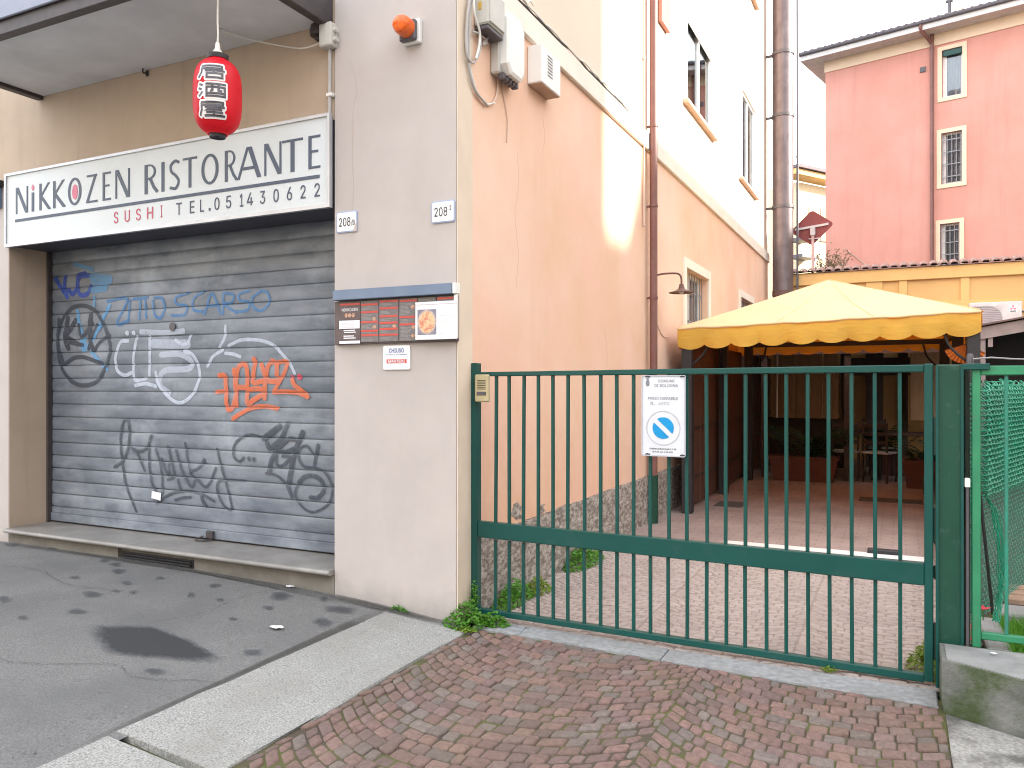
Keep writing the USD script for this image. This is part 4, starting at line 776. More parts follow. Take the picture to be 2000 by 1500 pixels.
# ------------------------------------------------------------------ paper lantern
LC = EYE + ray(425, 190) * 4.75
lan = thing('red_lantern', 'red Japanese lantern with black characters hanging before the sign', 'lantern', LC)
LR, LH = 0.139, 0.228
prof = []
for s in np.linspace(-1, 1, 57):
    a = s * PI / 2; z = LH * np.sign(s) * (1 - (1 - abs(s)) ** 1.0)
    z = LH * s; rr = LR * (1 - abs(s) ** 3.6) ** 0.45
    rr = max(rr, 0.058) if abs(s) > 0.9 else rr
    prof.append((rr + 0.0011 * math.cos(s * 57 / 2 * PI), z))
obj('body', lathe(prof, 48), M['lantern'], lan, smooth=True)
obj('top_ring', lathe([(0.0, LH - 0.004), (0.062, LH - 0.004), (0.064, LH + 0.022), (0.056, LH + 0.024), (0.0, LH + 0.02)], 32), M['black'], lan)
obj('bottom_ring', lathe([(0.0, -LH - 0.004), (0.042, -LH - 0.016), (0.047, -LH - 0.016), (0.05, -LH + 0.006), (0.0, -LH + 0.006)], 32), M['black'], lan)
obj('lamp_socket', lathe([(0.0, LH + 0.015), (0.026, LH + 0.016), (0.03, LH + 0.04), (0.016, LH + 0.062), (0.011, LH + 0.1), (0.0, LH + 0.1)], 20), M['cord'], lan)
obj('cord', tube(bez([(0, 0, LH + 0.09), (0.003, 0, LH + 0.16), (-0.002, 0.002, LH + 0.26), (0.004, 0, LH + 0.36), (0.01, 0.0, BZ - LC[2])]), 0.0055, 8), M['cord'], lan)
# the three characters, drawn as strokes on a square of side 1
GLY = [
 [[(.12, .93), (.86, .93), (.86, .72), (.14, .72)], [(.14, .93), (.14, .45), (.02, .05)], [(.26, .56), (.95, .56)], [(.58, .70), (.58, .38)], [(.34, .36), (.34, .05), (.86, .05), (.86, .36), (.34, .36)]],
 [[(.06, .92), (.2, .8)], [(.02, .64), (.16, .52)], [(.04, .04), (.2, .36)], [(.3, .9), (.98, .9)], [(.34, .68), (.34, .04), (.94, .04), (.94, .68), (.34, .68)], [(.54, .9), (.54, .45), (.46, .36)], [(.74, .9), (.74, .42), (.86, .42)], [(.36, .24), (.92, .24)]],
 [[(.12, .94), (.88, .94), (.88, .75), (.14, .75)], [(.14, .94), (.14, .45), (.02, .05)], [(.26, .60), (.95, .60)], [(.52, .60), (.36, .42), (.82, .42)], [(.72, .52), (.86, .38)], [(.3, .24), (.9, .24)], [(.58, .40), (.58, .03)], [(.22, .03), (.98, .03)]]]
def on_lantern(shape, lift, a0):
    """a flat drawing (u along the girth, z) wrapped on the lantern"""
    ms = []
    for g in polys(shape):
        g = g.segmentize(0.008)
        x0, z0, x1, z1 = g.bounds
        for xa_ in np.arange(math.floor(x0 / .012) * .012, x1, .012):
            for za_ in np.arange(math.floor(z0 / .016) * .016, z1, .016):
                for q in polys(g.intersection(sbox(xa_, za_, xa_ + .012, za_ + .016))):
                    vv, ff = trimesh.creation.triangulate_polygon(q, engine='earcut')
                    if len(ff) == 0: continue
                    s = vv[:, 1] / LH; R = LR * (1 - np.abs(s) ** 3.6) ** 0.45 + 0.0015 + lift; th = a0 + vv[:, 0] / LR
                    m = trimesh.Trimesh(np.stack([R * np.cos(th), R * np.sin(th), vv[:, 1]], -1), ff, process=False)
                    ms.append(m)
    m = cat_(ms); n = m.face_normals; c = m.triangles_center
    bad = (n[:, :2] * c[:, :2]).sum(1) < 0; f = m.faces.copy(); f[bad] = f[bad][:, ::-1]; m.faces = f
    return m
to_eye = math.atan2(-FW[1] * 1 + 0, -FW[0]); dirc = EYE[:2] - LC[:2]; face_a = math.atan2(dirc[1], dirc[0])
A0 = face_a - 0.25
for k, (gl, zc_) in enumerate(zip(GLY, (0.104, -0.004, -0.113))):
    w, h = 0.168, 0.082
    st = unary_union([LineString([((x - .5) * w, zc_ + (y - .5) * h) for x, y in s]).buffer(0.0066, cap_style=2, join_style=2) for s in gl])
    back = st.buffer(0.0105, quad_segs=4).buffer(0.006).buffer(-0.006)
    back = unary_union([Polygon(p.exterior) for p in polys(back)])
    c = obj('character', on_lantern(st, 0.0022, A0), M['glyph_black'], lan, smooth=False)
    obj('white_outline', on_lantern(back, 0.0008, A0), M['glyph_white'], c, smooth=False)

# ------------------------------------------------------------------ things on the pier
wl = thing('warning_beacon', 'orange flashing gate beacon high on the beige pier', 'beacon', (-0.33, 0, 3.765))
obj('bracket', cbox(-0.055, 0.075, -0.035, 0.0, -0.085, 0.07, 0.006), M['light_plastic'], wl, smooth=False)
obj('base', cbox(-0.06, 0.06, -0.07, -0.035, -0.075, 0.055, 0.008), M['clamp'], wl, smooth=False)
lens = lathe([(0.0, 0.1), (0.03, 0.098), (0.05, 0.085), (0.06, 0.06), (0.062, 0.0), (0.0, 0.0)], 28); v = lens.vertices; lens.vertices = np.stack([v[:, 0], -0.07 - v[:, 2], v[:, 1]], -1); lens.fix_normals()
obj('lens', lens, M['orange_lens'], wl)
lb = lathe([(0.0, 0.07), (0.022, 0.06), (0.026, 0.0), (0.0, 0.0)], 16); v = lb.vertices; lb.vertices = np.stack([v[:, 0], -0.071 - v[:, 2], v[:, 1]], -1); lb.fix_normals()
obj('bulb', lb, M['spray_orange'], wl)

jb = thing('junction_box', 'beige junction box with conduit at top left pier edge', 'junction box', (-0.985, 0, 3.85))
obj('box', cbox(-0.05, 0.055, -0.075, 0.0, -0.075, 0.085, 0.008), M['grey_plastic'], jb, smooth=False)
for zz in (-0.03, 0.035): obj('cable_gland', lathe([(0, 0.026), (0.017, 0.026), (0.019, 0.0), (0, 0)], 14, (0.03, -0.038, 0)).apply_transform(trimesh.transformations.rotation_matrix(PI / 2, (0, 1, 0))).apply_translation((0.055, 0, zz + 0.03)), M['grey_plastic'], jb)
obj('conduit', tube([(0.0, -0.018, -0.075), (0.0, -0.018, -0.52)], 0.0125, 12), M['cable_grey'], jb)
obj('clip', cbox(-0.02, 0.03, -0.036, 0.0, -0.40, -0.375, 0.004), M['light_plastic'], jb, smooth=False)
obj('loose_cable', tube(bez([(-0.05, -0.04, -0.03), (-0.18, -0.06, -0.05), (-0.35, -0.03, 0.0), (-0.62, -0.12, 0.07), (-0.75, -0.3, 0.10)]), 0.005, 6), M['cord'], jb)
kb = thing('ceiling_bracket', 'small dark round bracket under the balcony end', 'bracket', (-1.08, -0.02, 3.88))
obj('cup', lathe([(0, 0.0), (0.055, 0.0), (0.06, 0.03), (0.05, 0.07), (0.0, 0.072)], 20), M['dark_steel'], kb)
obj('arm', cbox(-0.02, 0.02, -0.02, 0.018, -0.03, 0.0, 0.004), M['dark_steel'], kb, smooth=False)
hk = thing('wall_hook', 'tiny dark hook in the tan lintel left of the lantern', 'hook', (*[front(288, 143)[0]], 0, front(288, 143)[1]))
obj('plate', cbox(-0.012, 0.012, -0.01, 0.0, -0.025, 0.02, 0.003), M['black'], hk, smooth=False)
obj('shank', tube(bez([(0, -0.008, 0), (0, -0.04, -0.01), (0.005, -0.045, 0.02)]), 0.006, 6), M['black'], hk)

def number_plate(x0, x1, z0, z1, txt, small, label, sx0, sx1, sz0, sz1, tilt=0):
    t = thing('house_number', label, 'house number', ((x0 + x1) / 2, 0, (z0 + z1) / 2), group='house number plates on the pier')
    w, h = (x1 - x0) / 2, (z1 - z0) / 2
    r = sbox(-w, -h, w, h).buffer(-0.016).buffer(0.016, quad_segs=5)
    obj('edge', plate(r, 0, 0.007), M['plate_blue'], t, smooth=False)
    obj('plate', plate(r.buffer(-0.0075), -0.003, 0.0065), M['plate_white'], t, smooth=False)
    obj('digits', text_poly_mesh(txt, -w * 0.72, w * 0.38, -h * 0.42, h * 0.42, -0.0097, 0.0015), M['black'], t, smooth=False)
    obj('small_letter', text_poly_mesh(small, sx0 * w, sx1 * w, sz0 * h, sz1 * h, -0.0097, 0.0015), M['black'], t, smooth=False)
    if tilt: obj('peeled_corner', plate(Polygon([(w * .62, -h), (w * 1.0, -h), (w * 1.0, -h * .1), (w * .86, -h * .3)]), -0.0075, 0.0035), M['pier'], t, smooth=False)
number_plate(-0.935, -0.765, 2.525, 2.665, '208', '/B', 'house number 208 plate with small letter, beside the shutter', 0.46, 0.8, -0.42, 0.15, 1)
number_plate(-0.184, -0.014, 2.522, 2.66, '208', '2', 'blue edged house number 208 plate at the building corner', 0.58, 0.72, 0.05, 0.5)

# menu board
mb = thing('menu_board', 'wall menu of red and brown panels under a blue grey header', 'menu board', (0, 0, 0))
def mp(x, y): return front(655 + x / 7.692, 550 + y / 7.692, -0.03)
mz = lambda y: mp(1000, y)[1]
obj('header', cbox(-0.928, -0.004, -0.06, -0.001, 2.065, 2.133, 0.004), M['menu_head'], mb, smooth=False)
obj('header_end', cbox(-0.003, 0.022, -0.058, -0.002, 2.066, 2.132, 0.003), M['light_plastic'], mb, smooth=False)
obj('back_board', cbox(-0.94, 0.016, -0.022, -0.001, 1.772, 2.06, 0.003), M['menu_brown'], mb, smooth=False)
obj('side_rail', cbox(0.0, 0.022, -0.045, -0.0225, 1.79, 2.062, 0.003), M['light_plastic'], mb, smooth=False)
cols = [(62, 372), (378, 648), (655, 948), (956, 1232), (1238, 1510), (1520, 1840)]
# header bars of each column as fractions of the column's height (0 at the bottom)
barsf = [[.93], [.90, .72, .48, .27, .165], [.955, .79, .60, .445, .30, .16], [.94, .56, .39], [], [.95]]
PZ0, PZ1 = 1.782, 2.056
for ci, (a, b) in enumerate(cols):
    xa, xb = mp(a, 500)[0], mp(b, 500)[0]
    pn = obj('menu_panel', cbox(xa, xb, -0.030, -0.0225, PZ0 - (0.008 if ci == 0 else 0), PZ1, 0.002), M['menu_brown'] if ci in (0,) else M['menu_grey'], mb, smooth=False)
    H = PZ1 - PZ0; W = xb - xa
    for bf in barsf[ci]:
        z = PZ0 + bf * H; obj('red_bar', plate(sbox(xa + 0.004, z - 0.006, xb - 0.004, z + 0.007), -0.0302, 0.0012), M['menu_red'], pn, smooth=False)
    if ci:
        lines = [sbox(xa + 0.012, z, xa + W * (0.45 + 0.25 * rng.random()), z + 0.0022) for z in np.arange(PZ0 + 0.01, PZ1 - 0.01, 0.0085) if all(abs(z - PZ0 - bf * H) > 0.012 for bf in barsf[ci])]
        obj('small_print', plate(MultiPolygon(lines), -0.0302, 0.0006), M['menu_text'], pn, smooth=False)
        for q in range(4):
            cxx, czz = xb - W * (0.2 + 0.08 * rng.random()), PZ0 + H * (0.1 + 0.22 * q + 0.05 * rng.random())
            if all(abs(czz - PZ0 - bf * H) > 0.016 for bf in barsf[ci]):
                obj('food_picture', plate(affinity.scale(Point(cxx, czz).buffer(1, quad_segs=4), 0.013 + 0.004 * rng.random(), 0.010 + 0.003 * rng.random()), -0.0302, 0.0012), M['food'], pn, smooth=False)
    else:
        obj('panel_title', text_poly_mesh('NIKKOZEN', xa + W * .12, xb - W * .12, PZ0 + .765 * H, PZ0 + .84 * H, -0.0302, 0.001), M['paper'], pn, smooth=False)
        for q in range(3): obj('food_picture', plate(affinity.scale(Point(xa + W * (.33 + .17 * q), PZ0 + .665 * H).buffer(1, quad_segs=5), .0125, .0145), -0.0302, 0.0012), M['food'], pn, smooth=False)
        obj('white_slip', plate(sbox(xa - 0.002, PZ0 + .34 * H, xb - 0.002, PZ0 + .54 * H), -0.0305, 0.002), M['paper'], pn, smooth=False)
        obj('slip_print', plate(MultiPolygon([sbox(xa + .1 * W, PZ0 + (.37 + .035 * q) * H, xb - .25 * W, PZ0 + (.377 + .035 * q) * H) for q in range(4)]), -0.0327, 0.0006), M['grey_text'], pn, smooth=False)
        obj('small_print', plate(MultiPolygon([sbox(xa + (.2 + .05 * rng.random()) * W, PZ0 + f * H, xb - (.2 + .1 * rng.random()) * W, PZ0 + (f + .025) * H) for f in (.285, .24, .15, .10)]), -0.0302, 0.0006), M['paper'], pn, smooth=False)
        obj('white_foot', plate(sbox(xa, PZ0 - 0.006, xb, PZ0 + .045 * H), -0.0302, 0.0012), M['paper'], pn, smooth=False)
po = thing('food_poster', 'white poster with round bowl photo pinned over the menu', 'poster', (0, 0, 0))
xa, xb = mp(1228, 600)[0], mp(1850, 600)[0]
pz0, pz1 = mp(1232, 880)[1], mp(1232, 318)[1]
W, H = xb - xa, pz1 - pz0
obj('sheet', cbox(xa, xb, -0.052, -0.046, pz0, pz1, 0.0015), M['paper'], po, smooth=False)
obj('photo', plate(sbox(xa + .06 * W, pz0 + .13 * H, xa + .515 * W, pz0 + .80 * H), -0.0523, 0.0008), M['photo_dark'], po, smooth=False)
cxx, czz = xa + .29 * W, pz0 + .465 * H
obj('bowl_print', plate(affinity.scale(Point(cxx, czz).buffer(1), .222 * W, .322 * H), -0.0533, 0.0006), M['bowl_edge'], po, smooth=False)
obj('food_print', plate(affinity.scale(Point(cxx, czz).buffer(1), .195 * W, .285 * H), -0.0541, 0.0006), M['bowl'], po, smooth=False)
obj('faint_print', plate(MultiPolygon([sbox(xa + .60 * W, pz0 + f * H, xa + (.72 + .2 * (f > .3)) * W, pz0 + (f + .035) * H) for f in (.13, .2, .33, .46, .6)]), -0.0523, 0.0006), mat('faint_green_print', (0.62, 0.66, 0.64), 0.6), po, smooth=False)
obj('top_tape', cbox(xa + 0.002, xb - 0.002, -0.0545, -0.0525, pz1 - .07 * H, pz1 - 0.002, 0.0008), M['plate_white'], po, smooth=False)

ch = thing('closing_day_sign', 'small white CHIUSO sign below the menu board', 'notice', (0, 0, 0))
xa, xb, z0, z1 = -0.553, -0.345, 1.601, 1.757; W, H = xb - xa, z1 - z0
obj('plate', plate(sbox(xa, z0, xb, z1).buffer(-0.01).buffer(0.01), 0, 0.009), M['plate_white'], ch, smooth=False)
obj('word', text_poly_mesh('CHIUSO', xa + .22 * W, xb - .22 * W, z0 + .70 * H, z0 + .88 * H, -0.0092, 0.001, True), M['blue_print'], ch, smooth=False)
obj('thin_line', text_poly_mesh('PER RIPOSO SETTIMANALE', xa + .1 * W, xb - .1 * W, z0 + .60 * H, z0 + .635 * H, -0.0092, 0.001), M['blue_print'], ch, smooth=False)
rb = obj('red_bar', plate(sbox(xa + .13 * W, z0 + .26 * H, xb - .12 * W, z0 + .43 * H), -0.0092, 0.0008), M['menu_red'], ch, smooth=False)
obj('day_word', text_poly_mesh('MARTEDI', xa + .19 * W, xb - .18 * W, z0 + .285 * H, z0 + .405 * H, -0.0102, 0.001, True), M['paper'], ch, smooth=False)

# ------------------------------------------------------------------ things on the side wall
def wall_box(name, label, y0, y1, z0, z1, d, m, c=0.01, cat='meter box'):
    t = thing(name, label, cat, (0, (y0 + y1) / 2, (z0 + z1) / 2)); h, k = (y1 - y0) / 2, (z1 - z0) / 2
    return t, h, k
t, h, k = wall_box('meter_box', 'small grey meter cabinet with yellow label at the top corner', 0.21, 0.44, 3.83, 4.06, 0.1, None)
obj('cabinet', cbox(0.0, 0.11, -h, h, -k, k, 0.01), M['grey_plastic'], t, smooth=False)
obj('door', cbox(0.108, 0.118, -h + 0.012, h - 0.012, -k + 0.012, k - 0.01, 0.004), M['grey_plastic'], t, smooth=False)
obj('yellow_label', plate(sbox(0.035, -0.02, 0.06, 0.03), -h - 0.0005, 0.0012), mat('yellow_label', (0.6, 0.4, 0.08), 0.5), t, smooth=False)
obj('bottom_hood', cbox(0.0, 0.10, -h + 0.01, h, -k - 0.03, -k - 0.002, 0.006), M['clamp'], t, smooth=False)
t, h, k = wall_box('telecom_box', 'white telecom box with chamfered top and cables below', 0.44, 0.74, 3.60, 4.02, 0.2, None, cat='telecom box')
obj('back_box', cbox(0.0, 0.07, -h, h, -k, k, 0.01), M['grey_plastic'], t, smooth=False)
g = Polygon([(-h + .015, -k + .06), (-h + .015, k - .05), (-h + .07, k), (h - .07, k), (h - .015, k - .05), (h - .015, -k + .06), (h - .07, -k), (-h + .07, -k)])
mm = plate(g, 0.0, 0.08, 'x'); obj('cover', trimesh.convex.convex_hull(np.vstack([mm.vertices * [0.6, 1, 1] + [0.071, 0, 0], mm.vertices * [1, .86, .9] + [0.05, 0, 0]])), M['light_plastic'], t, smooth=False)
obj('connector', cat_([cbox(0.04, 0.09, -h + 0.03 + 0.05 * q, -h + 0.06 + 0.05 * q, -k - 0.035, -k + 0.01, 0.006) for q in range(5)]), M['clamp'], t, smooth=False)
t, h, k = wall_box('vent_box', 'white slotted vent box beside the telecom box', 1.036, 1.40, 3.735, 4.015, 0.13, None, cat='vent box')
obj('casing', cbox(0.0, 0.115, -h, h, -k, k, 0.006), M['light_plastic'], t, smooth=False)
for q in range(7): obj('slot', box(0.1155, 0.117, -h * .38, h * .12, k * .62 - 0.024 * q, k * .62 - 0.024 * q + 0.009), M['clamp'], t, smooth=False)
obj('bottom_edge', cbox(0.003, 0.108, -h + 0.008, h - 0.008, -k - 0.004, -k - 0.0005, 0.001), M['sill_stone'], t, smooth=False)
def swp(x, y, X=0.012): p = on(x, y, 'x', X); return (X, p[1], p[2])
cb = thing('wall_cables', 'tangle of grey cables looping down the corner of the side wall', 'cables')
def zr(pts, X=0.015): return bez([swp(890 + x / 6.82, y / 6.82, X) for x, y in pts])
for pts, r, m, X in (([(215, -60), (190, 150), (175, 500), (180, 900), (260, 1200), (420, 1400)], .009, 'cable_grey', .02), ([(195, -60), (160, 180), (140, 500), (160, 760), (240, 830), (310, 720), (330, 560), (300, 450), (220, 420)], .008, 'cable_grey', .03),
                     ([(240, -60), (250, 180), (320, 420), (310, 620), (270, 780)], .008, 'light_plastic', .04), ([(420, 1400), (480, 1380), (550, 1250), (560, 1000), (545, 900)], .007, 'cable_pink', .012), ([(190, 900), (280, 1210), (400, 1380), (520, 1370)], .006, 'light_plastic', .012),
                     ([(350, 480), (420, 560), (360, 590), (430, 500)], .007, 'cable_grey', .03), ([(640, 1040), (615, 1150), (650, 1350), (690, 1600), (680, 1900)], .004, 'cable_pink', .006), ([(175, -60), (150, 300), (150, 700)], .007, 'cable_grey', .02)):
    obj('cable', tube(zr(pts, X), r, 6), M[m], cb)
cc = thing('string_course_cable', 'dark cable bundle running along the top of the string course', 'cables')
pts = [(1.2 + 0, 0)]
yy = np.linspace(0.35, 3.4, 30); rr_ = np.random.default_rng(4)
obj('cable', tube(np.column_stack([np.full(30, 0.022), yy, 4.262 + 0.012 * rr_.random(30) + 0.02 * np.exp(-((yy - 1.9) / .15) ** 2)]), 0.009, 6), M['cable_dark'], cc)
obj('cable', tube(np.column_stack([np.full(30, 0.03), yy, 4.275 + 0.02 * rr_.random(30)]), 0.007, 6), M['light_plastic'], cc)
obj('cable', tube(np.column_stack([np.full(14, 0.04), np.linspace(0.35, 1.05, 14), 4.28 + 0.06 * rr_.random(14)]), 0.006, 6), M['light_plastic'], cc)
obj('cable', tube(np.column_stack([np.full(8, 0.012), np.linspace(0.3, 0.62, 8), 4.055 - np.linspace(0, 0.02, 8)]), 0.006, 6), M['cable_dark'], cc)

def downpipe(name, label, x, y, z0, z1, r, clips, m, shoe=None):
    t = thing(name, label, 'downpipe', (x, y, 0))
    obj('pipe', tube([(0, 0, z0), (0, 0, z1)], r, 18), m, t)
    for z in clips: obj('clip', cat_([lathe([(r + .001, z - .012), (r + .006, z - .012), (r + .006, z + .012), (r + .001, z + .012)], 18), cbox(-x, -r, -.012, .012, z - .01, z + .01, .002)]), m, t)
    return t
dpt = downpipe('brown_downpipe', 'brown downpipe running down the middle of the apricot side wall', 0.075, 4.13, 0.50, 11.5, 0.042, (1.3, 2.45, 3.45, 4.32, 6.2, 8), M['brown_pipe'])
obj('foot_pipe', tube([(0, 0, 0.0), (0, 0, 0.52)], 0.048, 18), M['post'], dpt, label='dark green iron foot of the downpipe')
dp2 = downpipe('thin_pipe', 'thin pale conduit beside the brown downpipe', 0.02, 3.95, 3.2, 11.5, 0.012, (5, 7), M['cable_pink'])

fl = thing('ribbed_flue', 'tall ribbed steel flue pipe rising at the end of the side wall', 'flue pipe', (0.335, 12.75, 0))
R0 = 0.2; zz = np.arange(3.42, 12.5, 0.0145)
pr = [(0.0, 3.415), (R0 * .9, 3.415)] + [(R0 + 0.0055 * math.sin(i * PI), z) for i, z in enumerate(zz)]
pr = [(R0 * .82, 3.415), (R0 * .95, 3.415)] + [(R0 + (0.005 if i % 2 else -0.002), z) for i, z in enumerate(zz)]
obj('pipe', lathe(pr, 36), M['flue'], fl, smooth=True)
obj('lower_collar', lathe([(0, 3.30), (R0 * .96, 3.30), (R0 * 1.06, 3.34), (R0 * 1.06, 3.43), (R0 * .9, 3.44), (0, 3.44)], 30), M['lean_roof'], fl)
for z in (5.15, 7.02, 8.3, 10.2):
    obj('bracket', cat_([lathe([(R0 + .006, z - .03), (R0 + .018, z - .03), (R0 + .018, z + .03), (R0 + .006, z + .03)], 30), box(-0.33, -R0 - .01, -.025, .025, z - .02, z + .02)]), M['clamp'], fl)
dp3 = thing('corner_downpipe', 'thin dark pipe standing right beside the ribbed flue', 'downpipe', (0.60, 12.9, 0))
obj('pipe', tube([(0, 0, 0), (0, 0, 12.5)], 0.022, 10), M['clamp'], dp3)
obj('clip', tube([(-0.3, 0, 6.2), (0, 0, 6.2)], 0.01, 6), M['clamp'], dp3)

lampt = thing('wall_lamp', 'rusty swan neck wall lamp on the apricot wall', 'lamp', (0, 4.42, 2.73))
obj('arm', tube(bez([(0.0, 0, 0.0), (0.1, 0.02, 0.02), (0.24, 0.06, 0.02), (0.285, 0.07, -0.02), (0.29, 0.075, -0.12)]), 0.011, 10), M['lamp_brown'], lampt)
obj('wall_plate', cbox(0, 0.012, -0.03, 0.03, -0.04, 0.04, 0.003), M['lamp_brown'], lampt, smooth=False)
obj('shade', lathe([(0.022, -0.10), (0.035, -0.15), (0.075, -0.175), (0.145, -0.195), (0.142, -0.198), (0.07, -0.181), (0.02, -0.16)], 32, (0.29, 0.075, 0)), M['lamp_brown'], lampt)
obj('bulb', trimesh.creation.icosphere(2, 0.028).apply_translation((0.29, 0.075, -0.185)), M['light_plastic'], lampt)
obj('lead', tube(bez([(0.005, -0.05, -0.35), (0.006, 0.12, -0.55), (0.006, 0.35, -0.66), (0.008, 0.6, -0.66)]), 0.004, 5), M['cable_pink'], lampt)

# ------------------------------------------------------------------ gate
gate = thing('green_gate', 'dark green metal bar gate closing the alley', 'gate')
GY = 0.2
obj('stile', cbox(-0.004, 0.047, GY - 0.03, GY + 0.03, 0.04, 1.642, 0.004), M['gate'], gate, smooth=False)
obj('stile', cbox(2.588, 2.628, GY - 0.025, GY + 0.025, 0.02, 1.607, 0.004), M['gate'], gate, smooth=False)
def rail(x0, x1, za0, za1, zb0, zb1, d):
    m = cbox(x0, x1, GY - d, GY + d, 0, 1, 0.004); v = m.vertices; s = (v[:, 0] - x0) / (x1 - x0)
    lo = za0 + (zb0 - za0) * s; hi = za1 + (zb1 - za1) * s
    zc = np.where(v[:, 2] < 0.5, lo + v[:, 2], hi - (1 - v[:, 2])); m.vertices = np.column_stack([v[:, :2], zc]); return m
obj('top_rail', rail(0.047, 2.588, 1.556, 1.583, 1.565, 1.603, 0.02), M['gate'], gate, smooth=False)
obj('middle_rail', rail(0.047, 2.588, 0.525, 0.627, 0.497, 0.608, 0.024), M['gate'], gate, smooth=False)
obj('bottom_rail', rail(0.047, 2.588, 0.035, 0.068, 0.012, 0.052, 0.022), M['gate'], gate, smooth=False)
barx = [0.166, 0.264, 0.361, 0.463, 0.563, 0.661, 0.771, 0.872, 0.978, 1.078, 1.177, 1.285, 1.392, 1.502, 1.609, 1.715, 1.826, 1.93, 2.036, 2.145, 2.254, 2.364, 2.48]
for x in barx:
    for z0, z1 in ((0.05, 0.515), (0.612, 1.575)):
        r_ = np.random.default_rng(int(x * 1000) + int(z0 * 100)); mb_ = cbox(x - 0.0095, x + 0.0095, GY - 0.0095, GY + 0.0095, z0, z1, 0.002); mb_.vertices[:, 0] += (mb_.vertices[:, 2] - z0) * r_.normal(0, .0028) + r_.normal(0, .0015)
        obj('bar', mb_, M['gate'], gate, smooth=False)
obj('lock_plate', cbox(2.628, 2.65, GY - 0.02, GY + 0.02, 1.15, 1.34, 0.003), M['dark_green'], gate, smooth=False)
for z in (0.8, 0.22): obj('hinge', cbox(2.628, 2.70, GY - 0.02, GY + 0.03, z - 0.09, z + 0.09, 0.006), M['dark_green'], gate, smooth=False)
obj('roller', cat_([cbox(2.628, 2.66, GY - 0.018, GY + 0.018, 0.53, 0.60, 0.008), tube([(2.64, GY, 0.53), (2.67, GY, 0.56), (2.67, GY, 0.6)], 0.014, 10)]), M['dark_green'], gate, smooth=False)
gp = thing('gate_post', 'thick dark green square post at the right end of the gate', 'post', (2.70, GY + 0.02, 0))
obj('post', cbox(-0.058, 0.058, -0.045, 0.075, 0.0, 1.602, 0.006), M['post'], gp, smooth=False)
obj('flange', cbox(-0.062, -0.048, -0.053, -0.043, 0.0, 1.6, 0.002), M['gate'], gp, smooth=False)
obj('flange', cbox(0.046, 0.060, -0.053, -0.043, 0.0, 1.6, 0.002), M['gate'], gp, smooth=False)

ic = thing('intercom', 'beige intercom panel fixed to the left end of the gate', 'intercom', (0.092, GY - 0.03, 1.48))
obj('panel', cbox(-0.052, 0.052, -0.022, 0.0, -0.088, 0.088, 0.008), M['intercom'], ic, smooth=False)
for q in range(6): obj('speaker_slot', plate(sbox(-0.03, 0.048 - 0.011 * q, 0.03, 0.0525 - 0.011 * q), -0.0222, 0.0008), M['black'], ic, smooth=False)
obj('call_button', cbox(-0.033, 0.033, -0.026, -0.0222, -0.045, -0.022, 0.002), M['clamp'], ic, smooth=False)

ps = thing('no_parking_sign', 'white driveway sign with blue no parking disc wired to the gate', 'sign', (1.268, GY - 0.05, 1.325))
w, h = 0.128, 0.232
obj('plate', plate(sbox(-w, -h, w, h).buffer(-0.012).buffer(0.012), 0.004, 0.008), M['sign_white'], ps, smooth=False)
obj('rim', plate(sbox(-w, -h, w, h).buffer(-0.012).buffer(0.012).difference(sbox(-w + .007, -h + .007, w - .007, h - .007).buffer(-0.008).buffer(0.008)), -0.004, 0.003), M['ring_grey'], ps, smooth=False)
def zs(x, y): return (-0.128 + (x - 200) / 650 * 0.256 , 0.232 - (y - 165) / 1200 * 0.464)
def ptxt(t, xa, xb, ya, yb, m, bold=False):
    a, b = zs(xa, yb), zs(xb, ya); obj('lettering', text_poly_mesh(t, a[0], b[0], a[1], b[1], -0.0043, 0.0008, bold), m, ps, smooth=False)
ptxt('COMUNE', 452, 690, 232, 270, M['faint_grey']); ptxt('DI BOLOGNA', 400, 740, 298, 340, M['faint_grey'])
ptxt('PASSO CARRABILE', 300, 742, 485, 528, M['faint_grey']); ptxt('n.', 340, 395, 562, 605, M['faint_grey']); ptxt('4502', 455, 610, 562, 605, M['ring_grey'])
ptxt('Ordinanza Municipale 1.1.98', 325, 715, 1240, 1268, M['black']); ptxt('di P.M. art. 120 C.S.', 365, 670, 1285, 1308, M['black'])
c = zs(525, 945)
obj('disc_rim', plate(Point(c).buffer(0.0985, quad_segs=20).difference(Point(c).buffer(0.094, quad_segs=20)), -0.0043, 0.001), M['ring_grey'], ps, smooth=False)
disc = Point(c).buffer(0.0615, quad_segs=20).difference(affinity.rotate(sbox(c[0] - .2, c[1] - .0135, c[0] + .2, c[1] + .0135), -43, origin=c))
obj('blue_disc', plate(disc, -0.0043, 0.001), M['parking_blue'], ps, smooth=False)
cr = zs(295, 285); obj('crest', plate(affinity.scale(Point(cr).buffer(1, quad_segs=6), .011, .018).union(sbox(cr[0] - .007, cr[1] + .012, cr[0] + .007, cr[1] + .03)), -0.0043, 0.0008), M['faint_grey'], ps, smooth=False)
for x, z in ((-.09, .222), (.112, .222), (-.09, -.222), (.112, -.222)):
    obj('wire_tie', tube([(x - .012, -0.006, z), (x, -0.008, z + .004), (x + .012, -0.006, z), (x + .012, 0.04, z), (x - .012, 0.04, z), (x - .012, -0.006, z)], 0.0035, 5), M['black'], ps)

